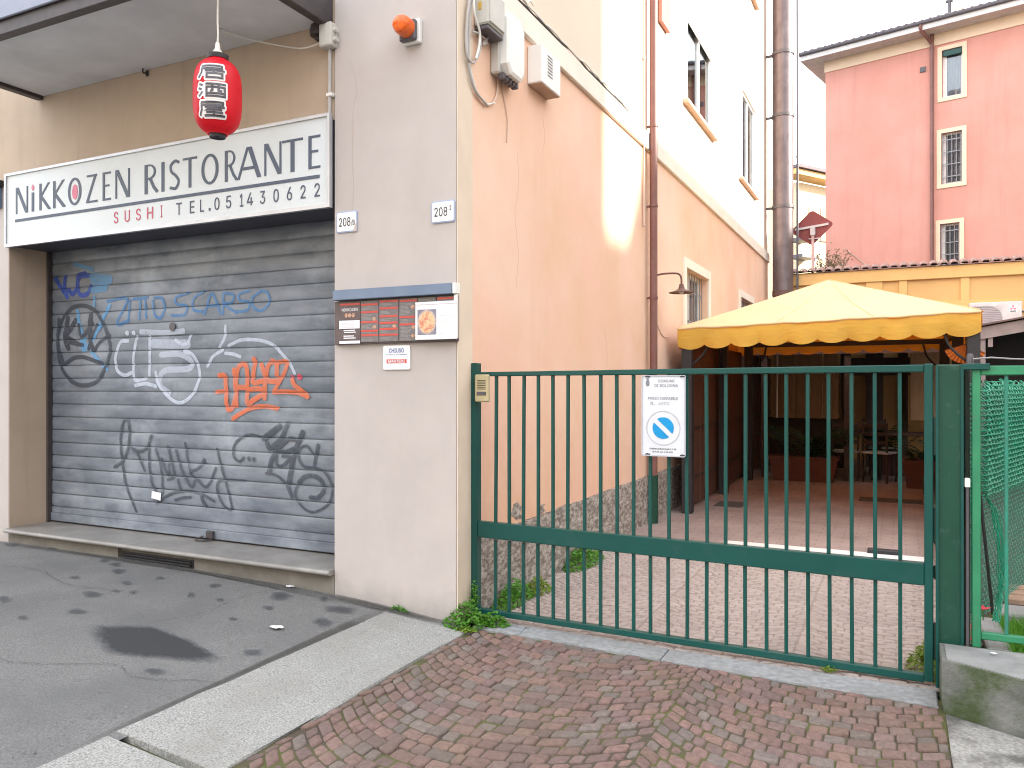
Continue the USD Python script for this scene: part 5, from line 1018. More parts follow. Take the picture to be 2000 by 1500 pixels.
# ------------------------------------------------------------------ right: low wall, fence, netting
lwall = thing('low_wall', 'mossy low concrete wall at the foot of the fence', 'low wall')
lw = Polygon([(2.648, -0.165), (2.672, 0.10), (2.66, 2.3), (6.0, 2.3), (6.0, -1.85), (2.70, -0.205)])
lw = Polygon([(2.652, -0.14), (2.652, 0.13), (6.0, 0.13), (6.0, -1.80)])
ring = np.array(lw.exterior.coords)[:-1]
m = plate(lw, -0.12, 0.355, 'z'); m = m.subdivide_to_size(0.12); v = m.vertices.copy()
nn = (meshkit.fbm(v * 7, 4) - 0.5)[:, None] * 0.018; v += nn * np.array([0.6, 1, 0.5]); m.vertices = v
obj('block', m, M['concrete'], lwall, smooth=40)
obj('top_face', plate(lw.buffer(-0.02), 0.228, 0.012, 'z'), M['concrete_top'], lwall, smooth=False)
yard = thing('side_yard', 'earth and slabs behind the chain link fence', 'yard', kind='structure')
obj('earth', grid(2.80, 9, 0.125, 13, 20, 30, lambda X, Y: 0.165 + 0.05 * meshkit.fbm(np.stack([X * 2, Y * 2, 0 * X], -1), 3)), M['soil'], yard, smooth=True)
obj('slab', cbox(2.86, 2.965, 0.15, 0.78, 0.15, 0.224, 0.01), M['concrete_top'], yard, smooth=False)
obj('slab', cbox(2.95, 3.45, 0.86, 1.1, 0.15, 0.232, 0.01), M['concrete_top'], yard, smooth=False)
obj('side_curb', box(2.775, 2.85, 0.3, 9, -0.1, 0.2), M['concrete'], yard, smooth=False)
for k in range(3): obj('plank', cbox(3.05, 3.9, 1.18 + 0.13 * k, 1.30 + 0.13 * k, 0.21, 0.245 + 0.004 * k, 0.005), M['plank'], yard, smooth=False)
fe = thing('fence_panel', 'bright green metal fence frame on the low wall', 'fence', (0, 0, 0))
obj('frame_post', cbox(2.795, 2.833, GY - 0.02, GY + 0.02, 0.22, 1.592, 0.004), M['fence'], fe, smooth=False)
obj('top_rail', cbox(2.833, 4.6, GY - 0.02, GY + 0.02, 1.548, 1.594, 0.004), M['fence'], fe, smooth=False)
obj('bottom_rail', cbox(2.833, 4.6, GY - 0.018, GY + 0.018, 0.262, 0.296, 0.004), M['fence'], fe, smooth=False)
for x in (2.94, 3.06, 3.18, 3.30): obj('fence_bar', cbox(x - 0.008, x + 0.008, GY - 0.008, GY + 0.008, 0.296, 1.548, 0.002), M['net_dull'], fe, smooth=False)
obj('dark_post', cbox(2.766, 2.79, GY + 0.03, GY + 0.075, 0.2, 1.60, 0.004), M['dark_green'], fe, smooth=False)
obj('tie_bar', cbox(2.755, 2.87, GY - 0.035, GY - 0.021, 1.575, 1.605, 0.003), M['gate'], fe, smooth=False)
obj('bolt', lathe([(0, 1.60), (0.016, 1.60), (0.016, 1.64), (0.01, 1.655), (0, 1.655)], 14, (2.79, GY + 0.01, 0)), M['clamp'], fe)
obj('wire', tube(np.column_stack([np.linspace(2.80, 4.6, 24), np.full(24, GY - 0.015), 1.628 + 0.006 * np.sin(np.arange(24) * 1.7)]), 0.004, 5), M['bars'], fe)
obj('brace', tube([(2.84, GY + 0.12, 0.95), (2.915, GY + 0.35, 0.30)], 0.009, 6), M['cable_dark'], fe)
rod = thing('white_rod', 'thin rod with white cap between gate post and fence', 'rod', (2.775, GY - 0.02, 0.2))
obj('rod', tube([(0, 0, 0.0), (0, 0, 0.80)], 0.008, 8), M['clamp'], rod)
obj('cap', cbox(-0.012, 0.012, -0.012, 0.012, 0.80, 0.845, 0.003), M['light_plastic'], rod, smooth=False)

net = thing('chain_link_net', 'loose green chain link netting behind the fence frame', 'netting')
def chain(P0, P1, z0, z1, cell, r, seed, loose=0.0, rad=0.017):
    """wire spirals standing side by side along P0 - P1"""
    P0, P1 = np.array(P0), np.array(P1); L = np.linalg.norm(P1 - P0); d = (P1 - P0) / L; nrm = np.array([-d[1], d[0]])
    rr = np.random.default_rng(seed); ms = []; n = int(L / (cell * 0.62))
    for k in range(n):
        s0 = k * cell * 0.62 + rr.normal(0, .002); zz = np.arange(z0 + (k % 2) * cell * .5, z1 - rr.uniform(0, .05), cell / 8); pts = []
        ph0 = 0.0; sag = rr.normal(0, loose * .3)
        for i, z in enumerate(zz):
            ph = ph0 + i * PI / 4; wob = loose * (meshkit.noise(np.array([k * .5, z * 5.0, seed])) - 0.5)
            q = P0 + d * (s0 + rad * 1.25 * math.cos(ph)) + nrm * (rad * math.sin(ph) + wob); pts.append((q[0], q[1], z + 0.008 * math.sin(ph) + sag))
        ms.append(tube(np.array(pts), r, 4, caps=False))
    return cat_(ms)
nA, nB = (2.862, 0.62), (3.35, 2.15)
obj('netting', chain(nA, nB, 0.24, 1.53, 0.052, 0.0022, 1, 0.0, 0.016), M['net_dull'], net, smooth=True, kind='stuff', label='grey green lower netting')
for q in range(2):
    obj('rolled_netting', chain((2.872 + .016 * q, 0.50 + .07 * q), (3.30, 1.85 + .12 * q), 0.90 + .02 * q, 1.535, 0.052, 0.0034, 7 + q, 0.006, 0.02), M['net'], net, smooth=True, kind='stuff', label='thick bright green folded netting')
obj('side_netting', chain((2.80, 0.31), (2.815, 0.55), 0.3, 1.52, 0.05, 0.003, 31, 0.01), M['net'], net, smooth=True, kind='stuff')
ms = []
rr_ = np.random.default_rng(3)
for q in range(9):
    pts = bez([(2.862 + .003 * q, .30 + .012 * q, .97 - .01 * q), (2.895 + .004 * q, .36 + .01 * q, .85), (2.925 + .005 * q, .40 + .012 * q, .65), (2.925 + .004 * q, .42 + .01 * q, .45), (2.90 + .004 * q, .40, .30)])
    pts = pts + rr_.normal(0, .004, pts.shape); ms.append(tube(pts, 0.003, 5))
obj('hanging_strand', cat_(ms), M['net'], net, smooth=True, kind='stuff', label='loose bundle of green wire hanging down')
obj('tension_wire', tube([(2.86, .55, .93), (3.6, 2.8, .90)], 0.005, 6), M['twig'], net)

# ------------------------------------------------------------------ yellow gazebo
gz_ = thing('yellow_gazebo', 'yellow canvas gazebo with scalloped edge over the alley', 'gazebo')
GX0, GX1, GY0, GY1 = 0.145, 3.215, 4.9, 8.75
ze = {(0, 0): 2.172, (1, 0): 2.252, (0, 1): 2.21, (1, 1): 2.25}
cor = [np.array((GX0, GY0, ze[0, 0])), np.array((GX1, GY0, ze[1, 0])), np.array((GX1, GY1, ze[1, 1])), np.array((GX0, GY1, ze[0, 1]))]
apex = np.array((1.655, 6.85, 2.878))
def sagged(a, b, c, n=16, sag=0.05):
    V, idx = [], {}
    for i in range(n + 1):
        for j in range(n + 1 - i):
            u, v = i / n, j / n; p = a * (1 - u - v) + b * u + c * v
            base = 1 - v; e = 4 * u * (1 - u - v) / max(base, .05) ** 2 if base > 0.02 else 0
            p = p - np.array([0, 0, sag * math.sin(PI * v) * max(0, min(1, e))]); idx[i, j] = len(V); V.append(p)
    F = []
    for i in range(n):
        for j in range(n - i):
            F.append([idx[i, j], idx[i + 1, j], idx[i, j + 1]])
            if j < n - i - 1: F.append([idx[i + 1, j], idx[i + 1, j + 1], idx[i, j + 1]])
    return trimesh.Trimesh(V, F, process=False)
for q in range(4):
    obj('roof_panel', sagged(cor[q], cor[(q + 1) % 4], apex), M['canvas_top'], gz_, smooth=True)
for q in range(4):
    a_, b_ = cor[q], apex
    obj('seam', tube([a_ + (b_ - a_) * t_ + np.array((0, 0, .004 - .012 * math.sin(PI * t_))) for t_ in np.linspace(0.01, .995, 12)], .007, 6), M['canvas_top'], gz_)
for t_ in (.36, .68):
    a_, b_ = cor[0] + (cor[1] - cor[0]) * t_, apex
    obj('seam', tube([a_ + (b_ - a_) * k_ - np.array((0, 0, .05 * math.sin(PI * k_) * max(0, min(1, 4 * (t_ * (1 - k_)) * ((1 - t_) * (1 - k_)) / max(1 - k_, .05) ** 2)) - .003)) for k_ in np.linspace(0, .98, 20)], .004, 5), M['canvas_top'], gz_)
def valance(a, b, n, drop, amp, seed):
    r = np.random.default_rng(seed); N = n * 14; d = b - a; nr = np.array([d[1], -d[0], 0]) / np.linalg.norm(d); V = []
    rows = 7
    for j in range(rows):
        for i in range(N + 1):
            s = i / N; p = a + d * s; k = j / (rows - 1)
            bot = drop - amp * (1 - abs(math.sin(PI * s * n)) ** 0.75) if True else drop
            wav = 0.014 * math.sin(s * 23 + seed) * k + 0.009 * math.sin(s * 61 + 2 * seed) * k
            p = p + nr * (0.012 * math.sin(k * 3) + wav) - np.array([0, 0, k * bot]); V.append(p)
    F = []
    for j in range(rows - 1):
        for i in range(N):
            a0 = j * (N + 1) + i; F += [[a0, a0 + N + 1, a0 + N + 2], [a0, a0 + N + 2, a0 + 1]]
    return trimesh.Trimesh(V, F, process=False)
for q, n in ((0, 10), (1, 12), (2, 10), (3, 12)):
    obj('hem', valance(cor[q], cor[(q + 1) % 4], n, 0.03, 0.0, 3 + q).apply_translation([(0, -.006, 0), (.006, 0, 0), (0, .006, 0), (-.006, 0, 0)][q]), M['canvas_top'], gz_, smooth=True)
    obj('valance', valance(cor[q], cor[(q + 1) % 4], n, 0.262 if q == 0 else 0.25, 0.05, 3 + q), M['canvas'], gz_, smooth=True)
for (x, y) in ((0.245, 4.97), (3.15, 4.97), (0.325, 8.68), (3.06, 8.68), (0.30, 6.8), (3.12, 6.8)):
    obj('post', cbox(x - 0.06, x + 0.06, y - 0.06, y + 0.06, 0.0, 2.12, 0.006), M['gazebo_post'], gz_, smooth=False)
for (a, b) in (((0.24, 4.97), (3.15, 4.97)), ((0.3, 8.68), (3.06, 8.68)), ((0.245, 4.97), (0.325, 8.68)), ((3.15, 4.97), (3.06, 8.68))):
    obj('beam', between((*a, 2.13), (*b, 2.13), 0.05, 0.07), M['gazebo_post'], gz_, smooth=False)
for c in cor: obj('rafter', between((c[0] * .96 + .04 * apex[0], c[1] * .96 + .04 * apex[1], c[2] - .06), apex - np.array((0, 0, .07)), 0.045, 0.045), M['gazebo_post'], gz_, smooth=False)
for (x, y, sx2, sy2) in ((0.245, 4.97, 1, 0), (3.15, 4.97, -1, 0), (0.325, 8.68, 1, 0), (3.06, 8.68, -1, 0), (0.30, 6.8, 0, -1), (0.3, 6.8, 0, 1)):
    obj('brace', tube(bez([(x, y, 1.72), (x + sx2 * .1, y + sy2 * .1, 1.78), (x + sx2 * .22, y + sy2 * .22, 1.92), (x + sx2 * .27, y + sy2 * .27, 2.1)]), 0.014, 8), M['gazebo_post'], gz_)
scr = thing('brown_board_screen', 'brown board screen along the left side of the gazebo', 'screen')
for k in range(9):
    y0 = 5.04 + k * 0.77
    obj('panel', cbox(0.175 + 0.008 * (k % 2), 0.20 + 0.008 * (k % 2), y0, y0 + 0.758, 0.03, 2.02, 0.004), M['brown_board'], scr, smooth=False)
    for q in range(3): obj('batten', box(0.20 + .008 * (k % 2), 0.212 + .008 * (k % 2), y0 + 0.01, y0 + 0.748, 0.35 + .6 * q, 0.39 + .6 * q), M['dark_wood'], scr, smooth=False)

scr2 = thing('right_board_screen', 'brown board screen along the right side of the gazebo', 'screen')
for k in range(5):
    y0 = 5.06 + k * 0.74; obj('panel', cbox(3.185, 3.21, y0, y0 + .73, .03, 2.0, .004), M['brown_board'], scr2, smooth=False)

# veranda behind
ver = thing('rear_veranda', 'dim brown veranda behind the gazebo with reed panels', 'veranda')
obj('roof', cat_([between((-0.0, 9.05, 2.30), (3.5, 9.05, 2.30), 0.06, 0.09), box(0.0, 3.45, 9.0, 12.95, 2.36, 2.42)]), M['lean_roof'], ver, smooth=False)
obj('brown_valance', cat_([box(0.35 + .345 * k, 0.35 + .345 * k + .335, 9.06, 9.075, 1.99, 2.27) for k in range(8)]), M['brown_board'], ver, smooth=False)
for x in (0.5, 1.75, 3.1): obj('post', cbox(x - .05, x + .05, 9.1, 9.2, 0, 2.3, 0.005), M['dark_wood'], ver, smooth=False)
for x0, x1 in ((0.40, 0.78), (0.80, 1.24), (1.26, 1.50), (2.65, 3.2)):
    obj('reed_panel', cbox(x0, x1, 10.9, 10.93, 0.9, 2.1, 0.004), M['reed'], ver, smooth=False)
for x0, x1 in ((1.5, 1.66), (1.93, 2.22), (2.46, 2.62)):
    obj('door_post', cbox(x0, x1, 11.6, 11.7, 0.0, 2.2, 0.004), M['dark_wood'], ver, smooth=False)
obj('half_wall', box(0.2, 1.62, 11.2, 11.25, 0, 0.9), M['dark_wood'], ver, smooth=False)
obj('cross_rail', box(1.5, 3.2, 11.58, 11.6, 1.68, 2.0), M['dark_wood'], ver, smooth=False)
obj('white_strip_light', tube([(0.62, 9.7, 0.95), (0.63, 9.7, 2.0)], 0.013, 8), M['light_plastic'], ver, label='thin white upright strip')

def palm(loc, n, L, seed, label, pot, potlabel, potsize):
    r = np.random.default_rng(seed); w, d, h = potsize
    pt = thing('planter', potlabel, 'planter', (loc[0], loc[1], 0), group='terracotta planters under the veranda')
    g = [(-1, -1), (1, -1), (1, 1), (-1, 1)]
    v = np.array([(a * w / 2 * k, b * d / 2 * k, z) for k, z in ((.86, 0), (1, h), (1.04, h), (1.04, h + .04), (.94, h + .04), (.9, h - .04)) for a, b in g]); f = []
    for q in range(5):
        for i in range(4): j = (i + 1) % 4; f += [[q * 4 + i, q * 4 + j, q * 4 + 4 + j], [q * 4 + i, q * 4 + 4 + j, q * 4 + 4 + i]]
    obj('trough', trimesh.Trimesh(v, f, process=False), M['terracotta'], pt, smooth=False)
    obj('soil', box(-w * .44, w * .44, -d * .44, d * .44, h - .06, h - .03), M['soil'], pt, smooth=False)
    t = thing('potted_palm', label, 'plant', (loc[0], loc[1], h - 0.04))
    for k in range(n):
        a = r.uniform(0, 2 * PI); x0 = r.uniform(-w * .35, w * .35); l = L * r.uniform(.7, 1.1); up = r.uniform(.55, .95)
        dirv = np.array([math.cos(a), math.sin(a)]); c = []
        for s in np.linspace(0, 1, 9): c.append((x0 + dirv[0] * l * .75 * s ** 1.3, dirv[1] * l * .5 * s ** 1.3, l * up * (s * 1.25 - .55 * s ** 2.4)))
        c = np.array(c); V, F = [], []
        for i in range(1, 9):
            tg = c[i] - c[i - 1]; tg /= np.linalg.norm(tg); sd = np.cross(tg, (0, 0, 1)); sd /= np.linalg.norm(sd) + 1e-9
            for sg2 in (-1, 1):
                for q in range(2):
                    b = c[i - 1] + (c[i] - c[i - 1]) * (q / 2); ll = .16 * (1 - abs(i / 9 - .45)) * L; tip = b + sd * sg2 * ll + tg * ll * .7 - np.array((0, 0, ll * .45)); n0 = len(V)
                    V += [b, b + tg * .022, tip]; F.append([n0, n0 + 1, n0 + 2])
        st = tube(c, np.linspace(.006, .002, 9), 5); obj('frond', cat_([st, trimesh.Trimesh(V, F, process=False)]), M['leaf_dark'], t, smooth=False)
palm((1.13, 8.95), 22, 1.0, 4, 'dark palm in the long terracotta trough left of the tables', 'trough', 'long terracotta trough under the left palm', (1.0, .36, .34))
palm((2.84, 8.75), 16, 0.75, 9, 'dark bushy palm in the planter near the gate post', 'pot', 'terracotta planter at the right end of the veranda', (.62, .36, .36))
palm((2.35, 10.4), 14, 0.9, 14, 'dim feathery plant behind the tables', 'pot', 'terracotta pot behind the tables', (.5, .34, .34))

def table(x, y, label):
    t = thing('veranda_table', label, 'table', (x, y, 0), group='tables on the veranda')
    obj('tabletop', cbox(-.4, .4, -.4, .4, .72, .75, .006), M['dark_wood'], t, smooth=False)
    for a in (-.35, .35):
        for b in (-.35, .35): obj('leg', cbox(a - .025, a + .025, b - .025, b + .025, 0, .72, .004), M['gazebo_post'], t, smooth=False)
def chair(x, y, rot, label, m):
    t = thing('veranda_chair', label, 'chair', (x, y, 0), rotz=rot, group='chairs on the veranda')
    obj('seat', cbox(-.2, .2, -.2, .2, .44, .47, .006), M['chair_white'], t, smooth=False)
    for a in (-.18, .18):
        for b in (-.18, .18): obj('leg', cbox(a - .015, a + .015, b - .015, b + .015, 0, .44 if b < 0 else .92, .003), m, t, smooth=False)
    for z in (.62, .75, .88): obj('back_slat', cbox(-.17, .17, .175, .19, z - .035, z + .02, .003), m, t, smooth=False)
table(1.85, 9.9, 'dark square table right of the long trough'); table(2.5, 9.6, 'dark square table beside the right planter')
chair(1.72, 9.35, 180, 'dark chair with pale seat in front of the left table', M['dark_wood']); chair(2.15, 10.35, 20, 'dark chair with pale seat behind the two tables', M['dark_wood']); chair(2.2, 9.25, 160, 'dark chair with pale seat between the two tables', M['dark_wood'])

# right lean-to
lt = thing('lean_to', 'low lean to with grey pink fascia right of the gazebo', 'lean-to')
obj('fascia', between((3.35, 9.0, 2.215), (5.6, 9.0, 2.62), 0.05, 0.17), M['lean_edge'], lt, smooth=False)
obj('roof_sheet', trimesh.Trimesh(*(lambda v: (v, [[0, 1, 2], [0, 2, 3], [4, 6, 5], [4, 7, 6], [0, 4, 5], [0, 5, 1]]))(np.array([(3.3, 8.93, 2.31), (5.6, 8.93, 2.73), (5.6, 12.6, 2.73), (3.3, 12.6, 2.31), (3.3, 8.93, 2.335), (5.6, 8.93, 2.755), (5.6, 12.6, 2.755), (3.3, 12.6, 2.335)])), process=False), M['lean_roof'], lt, smooth=False)
obj('post', cbox(3.52, 3.60, 9.0, 9.08, 0, 2.2, .005), M['lean_edge'], lt, smooth=False)
obj('brace', between((3.66, 9.04, 2.05), (3.66, 9.04, 2.22), .06, .09, (0, 1, 0)), M['lean_edge'], lt, smooth=False)
obj('back_wall', box(3.4, 6.5, 10.8, 10.85, 0, 2.5), M['gazebo_post'], lt, smooth=False)
obj('side_boards', box(5.55, 5.6, 9.0, 10.8, 0, 2.7), M['gazebo_post'], lt, smooth=False)
fan = thing('orange_fan', 'orange pleated paper fan hanging at the gazebo corner', 'decoration', (3.09, 5.05, 1.74))
V = [(0, 0, .18)]; F = []
for i in range(25):
    a = PI * 1.0 + (PI * .75) * i / 24; V.append((.2 * math.cos(a + .3), .012 * (i % 2), .18 + .2 * math.sin(a + .3)))
for i in range(1, 25): F.append([0, i, i + 1])
obj('paper', trimesh.Trimesh(V, F, process=False), mat('orange_paper', (0.62, 0.16, 0.02), 0.7), fan, smooth=False)
obj('hanger', tube([(0, 0, .16), (0, 0, .28)], .004, 5), M['cable_dark'], fan)

# ------------------------------------------------------------------ ochre boundary wall with tile coping
ow = thing('ochre_wall', 'ochre courtyard wall with pilasters and tile coping', 'wall')
YW = 13.0
obj('wall', cat_([box(0.5, 9.5, YW + 0.03, YW + 0.3, 0, 3.56), box(-0.5, 0.499, YW + 0.03, YW + 0.3, 0, 2.9)]), M['ochre_dark'], ow, smooth=False)
obj('band', cbox(0.48, 9.5, YW - 0.03, YW + 0.32, 3.55, 3.79, 0.008), M['ochre'], ow, smooth=False, label='projecting band below the coping')
obj('band', cbox(0.48, 9.5, YW - 0.01, YW + 0.05, 2.86, 3.10, 0.008), M['ochre'], ow, smooth=False, label='lower projecting band')
for x0, x1 in ((0.763, 1.078), (1.55, 1.88 - .33 + .32), (1.88, 2.186), (2.477, 2.621), (3.528, 3.68), (4.65, 4.8), (5.7, 5.85), (6.8, 6.95)):
    if x0 == 1.55: continue
    obj('pilaster', cbox(x0, x1, YW - 0.005, YW + 0.04, 0.0, 3.55, 0.006), M['ochre'], ow, smooth=False)
nt = 52
for k in range(nt):
    x = 0.5 + k * 0.172; r = np.random.default_rng(500 + k); V, F = [], []
    L0, n = 0.0, 9
    for yy, zz in ((YW - 0.09, 3.80), (YW + 0.34, 3.90 + r.normal(0, .004))):
        for th, rad in [(t_, .078) for t_ in np.linspace(PI, 0, n)] + [(t_, .062) for t_ in np.linspace(0, PI, n)]:
            V.append((x + rad * math.cos(th) + r.normal(0, .0015), yy, zz + rad * .8 * math.sin(th)))
    m_ = 2 * n
    for i in range(m_): j = (i + 1) % m_; F += [[i, j, m_ + j], [i, m_ + j, m_ + i]]
    for i in range(n - 1): F += [[i, m_ - 1 - i, i + 1], [i + 1, m_ - 1 - i, m_ - 2 - i]]
    mm = trimesh.Trimesh(V, F, process=False); mm.fix_normals()
    obj('coping_tile', mm, M['tile'], ow, smooth=40)
obj('coping_bed', cat_([box(0.45, 9.5, YW - 0.05, YW + 0.33, 3.79, 3.80), trimesh.Trimesh(*(lambda v: (v, [[0, 1, 2], [0, 2, 3]]))(np.array([(0.45, YW - .07, 3.805), (9.5, YW - .07, 3.805), (9.5, YW + .33, 3.90), (0.45, YW + .33, 3.90)])), process=False)]), M['roof_tile'], ow, smooth=False)

ac = thing('air_conditioner', 'white air conditioner unit on the ochre wall beside the canopy', 'air conditioner', (4.06, 12.62, 2.43))
obj('casing', cbox(-.42, .40, -.15, .15, 0, .58, .012), M['ac_white'], ac, smooth=False)
obj('fan_grille', plate(Point(-.14, .28).buffer(.235, quad_segs=12).union(sbox(-.40, .05, -.14, .515)), -.151, .003), M['ac_grille'], ac, smooth=False)
for q in range(14): obj('grille_bar', box(-.395, .09, -.158, -.1545, .07 + .033 * q, .076 + .033 * q), M['ac_white'], ac, smooth=False)
obj('badge', plate(sbox(.20, .38, .32, .51), -.151, .002), M['plate_white'], ac, smooth=False)
tri = [affinity.rotate(Polygon([(.26, .465), (.278, .493), (.26, .507 + .012), (.242, .493)]), a, origin=(.26, .462)) for a in (0, 120, 240)]
obj('red_logo', plate(unary_union(tri), -.1532, .001), M['pinkred_print'], ac, smooth=False)
obj('badge_text', plate(sbox(.215, .392, .305, .412), -.1532, .001), M['navy'], ac, smooth=False)
obj('pipe', tube(bez([(.40, 0, .42), (.46, 0, .38), (.47, .02, .25), (.43, .05, .1)]), .014, 8), M['clamp'], ac)

# diamond mirror back on its pole
dm = thing('diamond_sign', 'oxide red diamond sign back on a pole above the wall', 'road sign', (0.86, 13.12, 3.9))
dd = affinity.rotate(sbox(-.285, -.285, .285, .285).buffer(-.07).buffer(.07, quad_segs=6), 45, origin=(0, 0))
pm = plate(affinity.scale(dd, 1.06, 0.92), 0, .02); v = pm.vertices; pm.vertices = np.column_stack([v[:, 0], v[:, 1], v[:, 2] + .85 + .12 * v[:, 0]])
obj('panel', pm, M['mirror_red'], dm, smooth=False)
obj('pole', tube([(0.02, -.05, -.3), (0.02, -.05, .82)], .03, 12), M['pole_pink'], dm)
obj('crossbar', between((-.33, -.035, .83), (.32, -.035, .90), .03, .045), M['pole_grey'], dm, smooth=False)
obj('clamp', cbox(-.03, .07, -.09, -.02, .68, .84, .008), M['pole_grey'], dm, smooth=False)
obj('small_arm', between((-.06, -.04, .62), (.16, -.04, .62), .02, .02), M['pole_grey'], dm, smooth=False)

# ------------------------------------------------------------------ red building behind
RA = math.atan2(-0.232, 0.973); RO = np.array([0.471, 21.453, 0.0])
rbld = thing('salmon_building', 'salmon pink apartment building behind the courtyard wall', 'building', RO, rotz=math.degrees(RA))
WINS = [(3.17, 3.67, 9.49, 10.80, 'open'), (3.15, 3.66, 7.08, 8.50, 'bars'), (3.12, 3.60, 4.60, 5.98, 'bars2'), (7.6, 8.2, 9.49, 10.8, 'open'), (7.6, 8.2, 7.08, 8.5, 'open')]
hol = unary_union([sbox(a, c_, b, d) for a, b, c_, d, _ in WINS])
obj('front_wall', plate(sbox(0, -.2, 14, 11.06).difference(hol), .35, .35), M['red_wall'], rbld, smooth=False)
obj('side_wall', box(0.0, .3, .352, 10, -.2, 11.06), M['red_wall'], rbld, smooth=False)
obj('back', box(.3, 14, .9, 10, -.2, 11.06), M['room_dark'], rbld, smooth=False)
obj('cornice_band', box(-0.02, 14, -.03, -.001, 10.98, 11.3), M['surround'], rbld, smooth=False)
for a, b, c_, d, kind in WINS:
    s = .11
    w = obj('window', plate(sbox(a - s, c_ - s, b + s, d + s).difference(sbox(a, c_, b, d)), 0.0, .02), M['surround'], rbld, smooth=False)
    obj('frame', plate(sbox(a, c_, b, d).difference(sbox(a + .1, c_ + .05, b - .05, d - .05)), .16, .05), M['pvc'], w, smooth=False)
    obj('pane', box(a + .1, b - .05, .13, .136, c_ + .05, d - .05), M['pane'], w, smooth=False)
    obj('curtain', box(a, b, .25, .26, c_, d), M['curtain'], w, smooth=False)
    if kind == 'open': obj('awning_blind', cbox(a + .02, b, .02, .09, d - .16, d, .01), mat('green_blind_%d' % int(a * 100 + c_), (0.03, 0.09, 0.08), 0.6), w, smooth=False)
    else:
        n = 5
        for q in range(n): x = a + .03 + q * (b - a - .06) / (n - 1); obj('bar', tube([(x, .03, c_), (x, .03, d)], .011, 5), M['bars'], w)
        for zz in np.linspace(c_ + .2, d - .2, 4): obj('crossbar', box(a, b, .012, .02, zz - .012, zz + .012), M['bars'], w, smooth=False)
obj('eave', cat_([box(-.57, 14.3, -.55, 10.5, 11.30, 11.46)]), M['eave'], rbld, smooth=False)
obj('gutter', tube([(-.6, -.58, 11.50), (14.3, -.58, 11.50)], .06, 10), M['clamp'], rbld)
rv = np.array([(-.62, -.6, 11.50), (14.3, -.6, 11.50), (14.3, 5, 13.3), (4.5, 5, 13.3), (-.62, 10.5, 11.5)])
obj('roof', trimesh.Trimesh(rv, [[0, 1, 2], [0, 2, 3], [0, 3, 4]], process=False), M['roof_tile'], rbld, smooth=False)
for k in range(60):
    x = -.6 + k * .2; obj('roof_tile', tube([(x, -.64, 11.515), (x + .0, .1, 11.515 + .74 * .3214)], .045, 6), M['roof_tile'], rbld)
obj('downpipe', tube(bez([(2.75, -.56, 11.48), (2.76, -.5, 11.3), (2.92, -.09, 11.05), (2.93, -.08, 10.8), (2.93, -.08, 4.0), (2.93, -.08, 0)], 4), .05, 10), M['brown_pipe'], rbld)
obj('vent', box(2.62, 2.76, -.03, 0, 10.33, 10.47), M['clamp'], rbld, smooth=False)
obj('vent_pipe', cat_([tube([(3.28, .4, 11.7), (3.28, .4, 12.5)], .045, 10), tube([(3.2, .4, 12.3), (3.36, .4, 12.3)], .05, 8)]), M['clamp'], rbld)
obj('chimney', cbox(3.42, 3.62, .4, .65, 11.6, 13.0, .01), M['surround'], rbld, smooth=False)
obj('roof_cable', tube(bez([(1.6, -.02, 4.6), (1.0, -.02, 5.2), (.55, -.02, 5.6)]), .012, 5), M['cable_pink'], rbld)

# far yellow house
fh = thing('far_yellow_house', 'sunlit pale yellow house glimpsed between flue and salmon building', 'building', (-1.9, 36.0, 0))
hv = lambda *a: box(*a)
obj('wall', cat_([trimesh.creation.extrude_polygon(Polygon([(0, 0), (9, 0), (9, 4), (0, 4)]), 11.3, engine='earcut').apply_transform(trimesh.transformations.rotation_matrix(math.radians(58), (0, 0, 1)))]), M['far_yellow'], fh, smooth=False)
def fhp(s, off, z): a = math.radians(58); return np.array((math.cos(a) * s + math.sin(a) * off, math.sin(a) * s - math.cos(a) * off, z))
obj('eave', cat_([between(fhp(-1, .25, 11.55), fhp(9, .25, 11.55), .9, .25)]), M['ochre'], fh, smooth=False)
obj('roof', cat_([between(fhp(-1, .3, 11.78), fhp(9, .3, 11.78), 1.1, .14)]), M['roof_tile'], fh, smooth=False)
wn = obj('window', between(fhp(.8, .02, 9.4), fhp(1.6, .02, 9.4), .04, 1.6), M['surround'], fh, smooth=False)
obj('shutter', between(fhp(1.62, .05, 9.4), fhp(2.3, .05, 9.4), .05, 1.6), M['sill_stone'], wn, smooth=False)
obj('balcony', cat_([between(fhp(-.7, .4, 8.4), fhp(.2, .4, 8.4), .8, .15), between(fhp(-.7, .4, 7.6), fhp(.5, .4, 7.6), .8, .15)]), M['clamp'], fh, smooth=False)

# ------------------------------------------------------------------ vegetation
def leaves(n, rx, ry, h, size, seed, dens=1.4):
    r = np.random.default_rng(seed); V, F = [], []
    for _ in range(n):
        a = r.uniform(0, 2 * PI); q = r.random() ** .6; z = h * (1 - q ** dens) * r.random() ** .7 + .01
        c = np.array((math.cos(a) * rx * q, math.sin(a) * ry * q, z)); s = size * r.uniform(.6, 1.3)
        nrm = np.array((r.normal(0, .5), r.normal(0, .5), 1.0)); nrm /= np.linalg.norm(nrm)
        u = np.cross(nrm, r.normal(size=3)); u /= np.linalg.norm(u); w = np.cross(nrm, u); n0 = len(V)
        V += [c - u * s * .5, c - u * s * .1 + w * s * .34, c + u * s * .55 - nrm * s * .12, c - u * s * .1 - w * s * .34]; F += [[n0, n0 + 2, n0 + 1], [n0, n0 + 3, n0 + 2]]
    return trimesh.Trimesh(V, F, process=False)
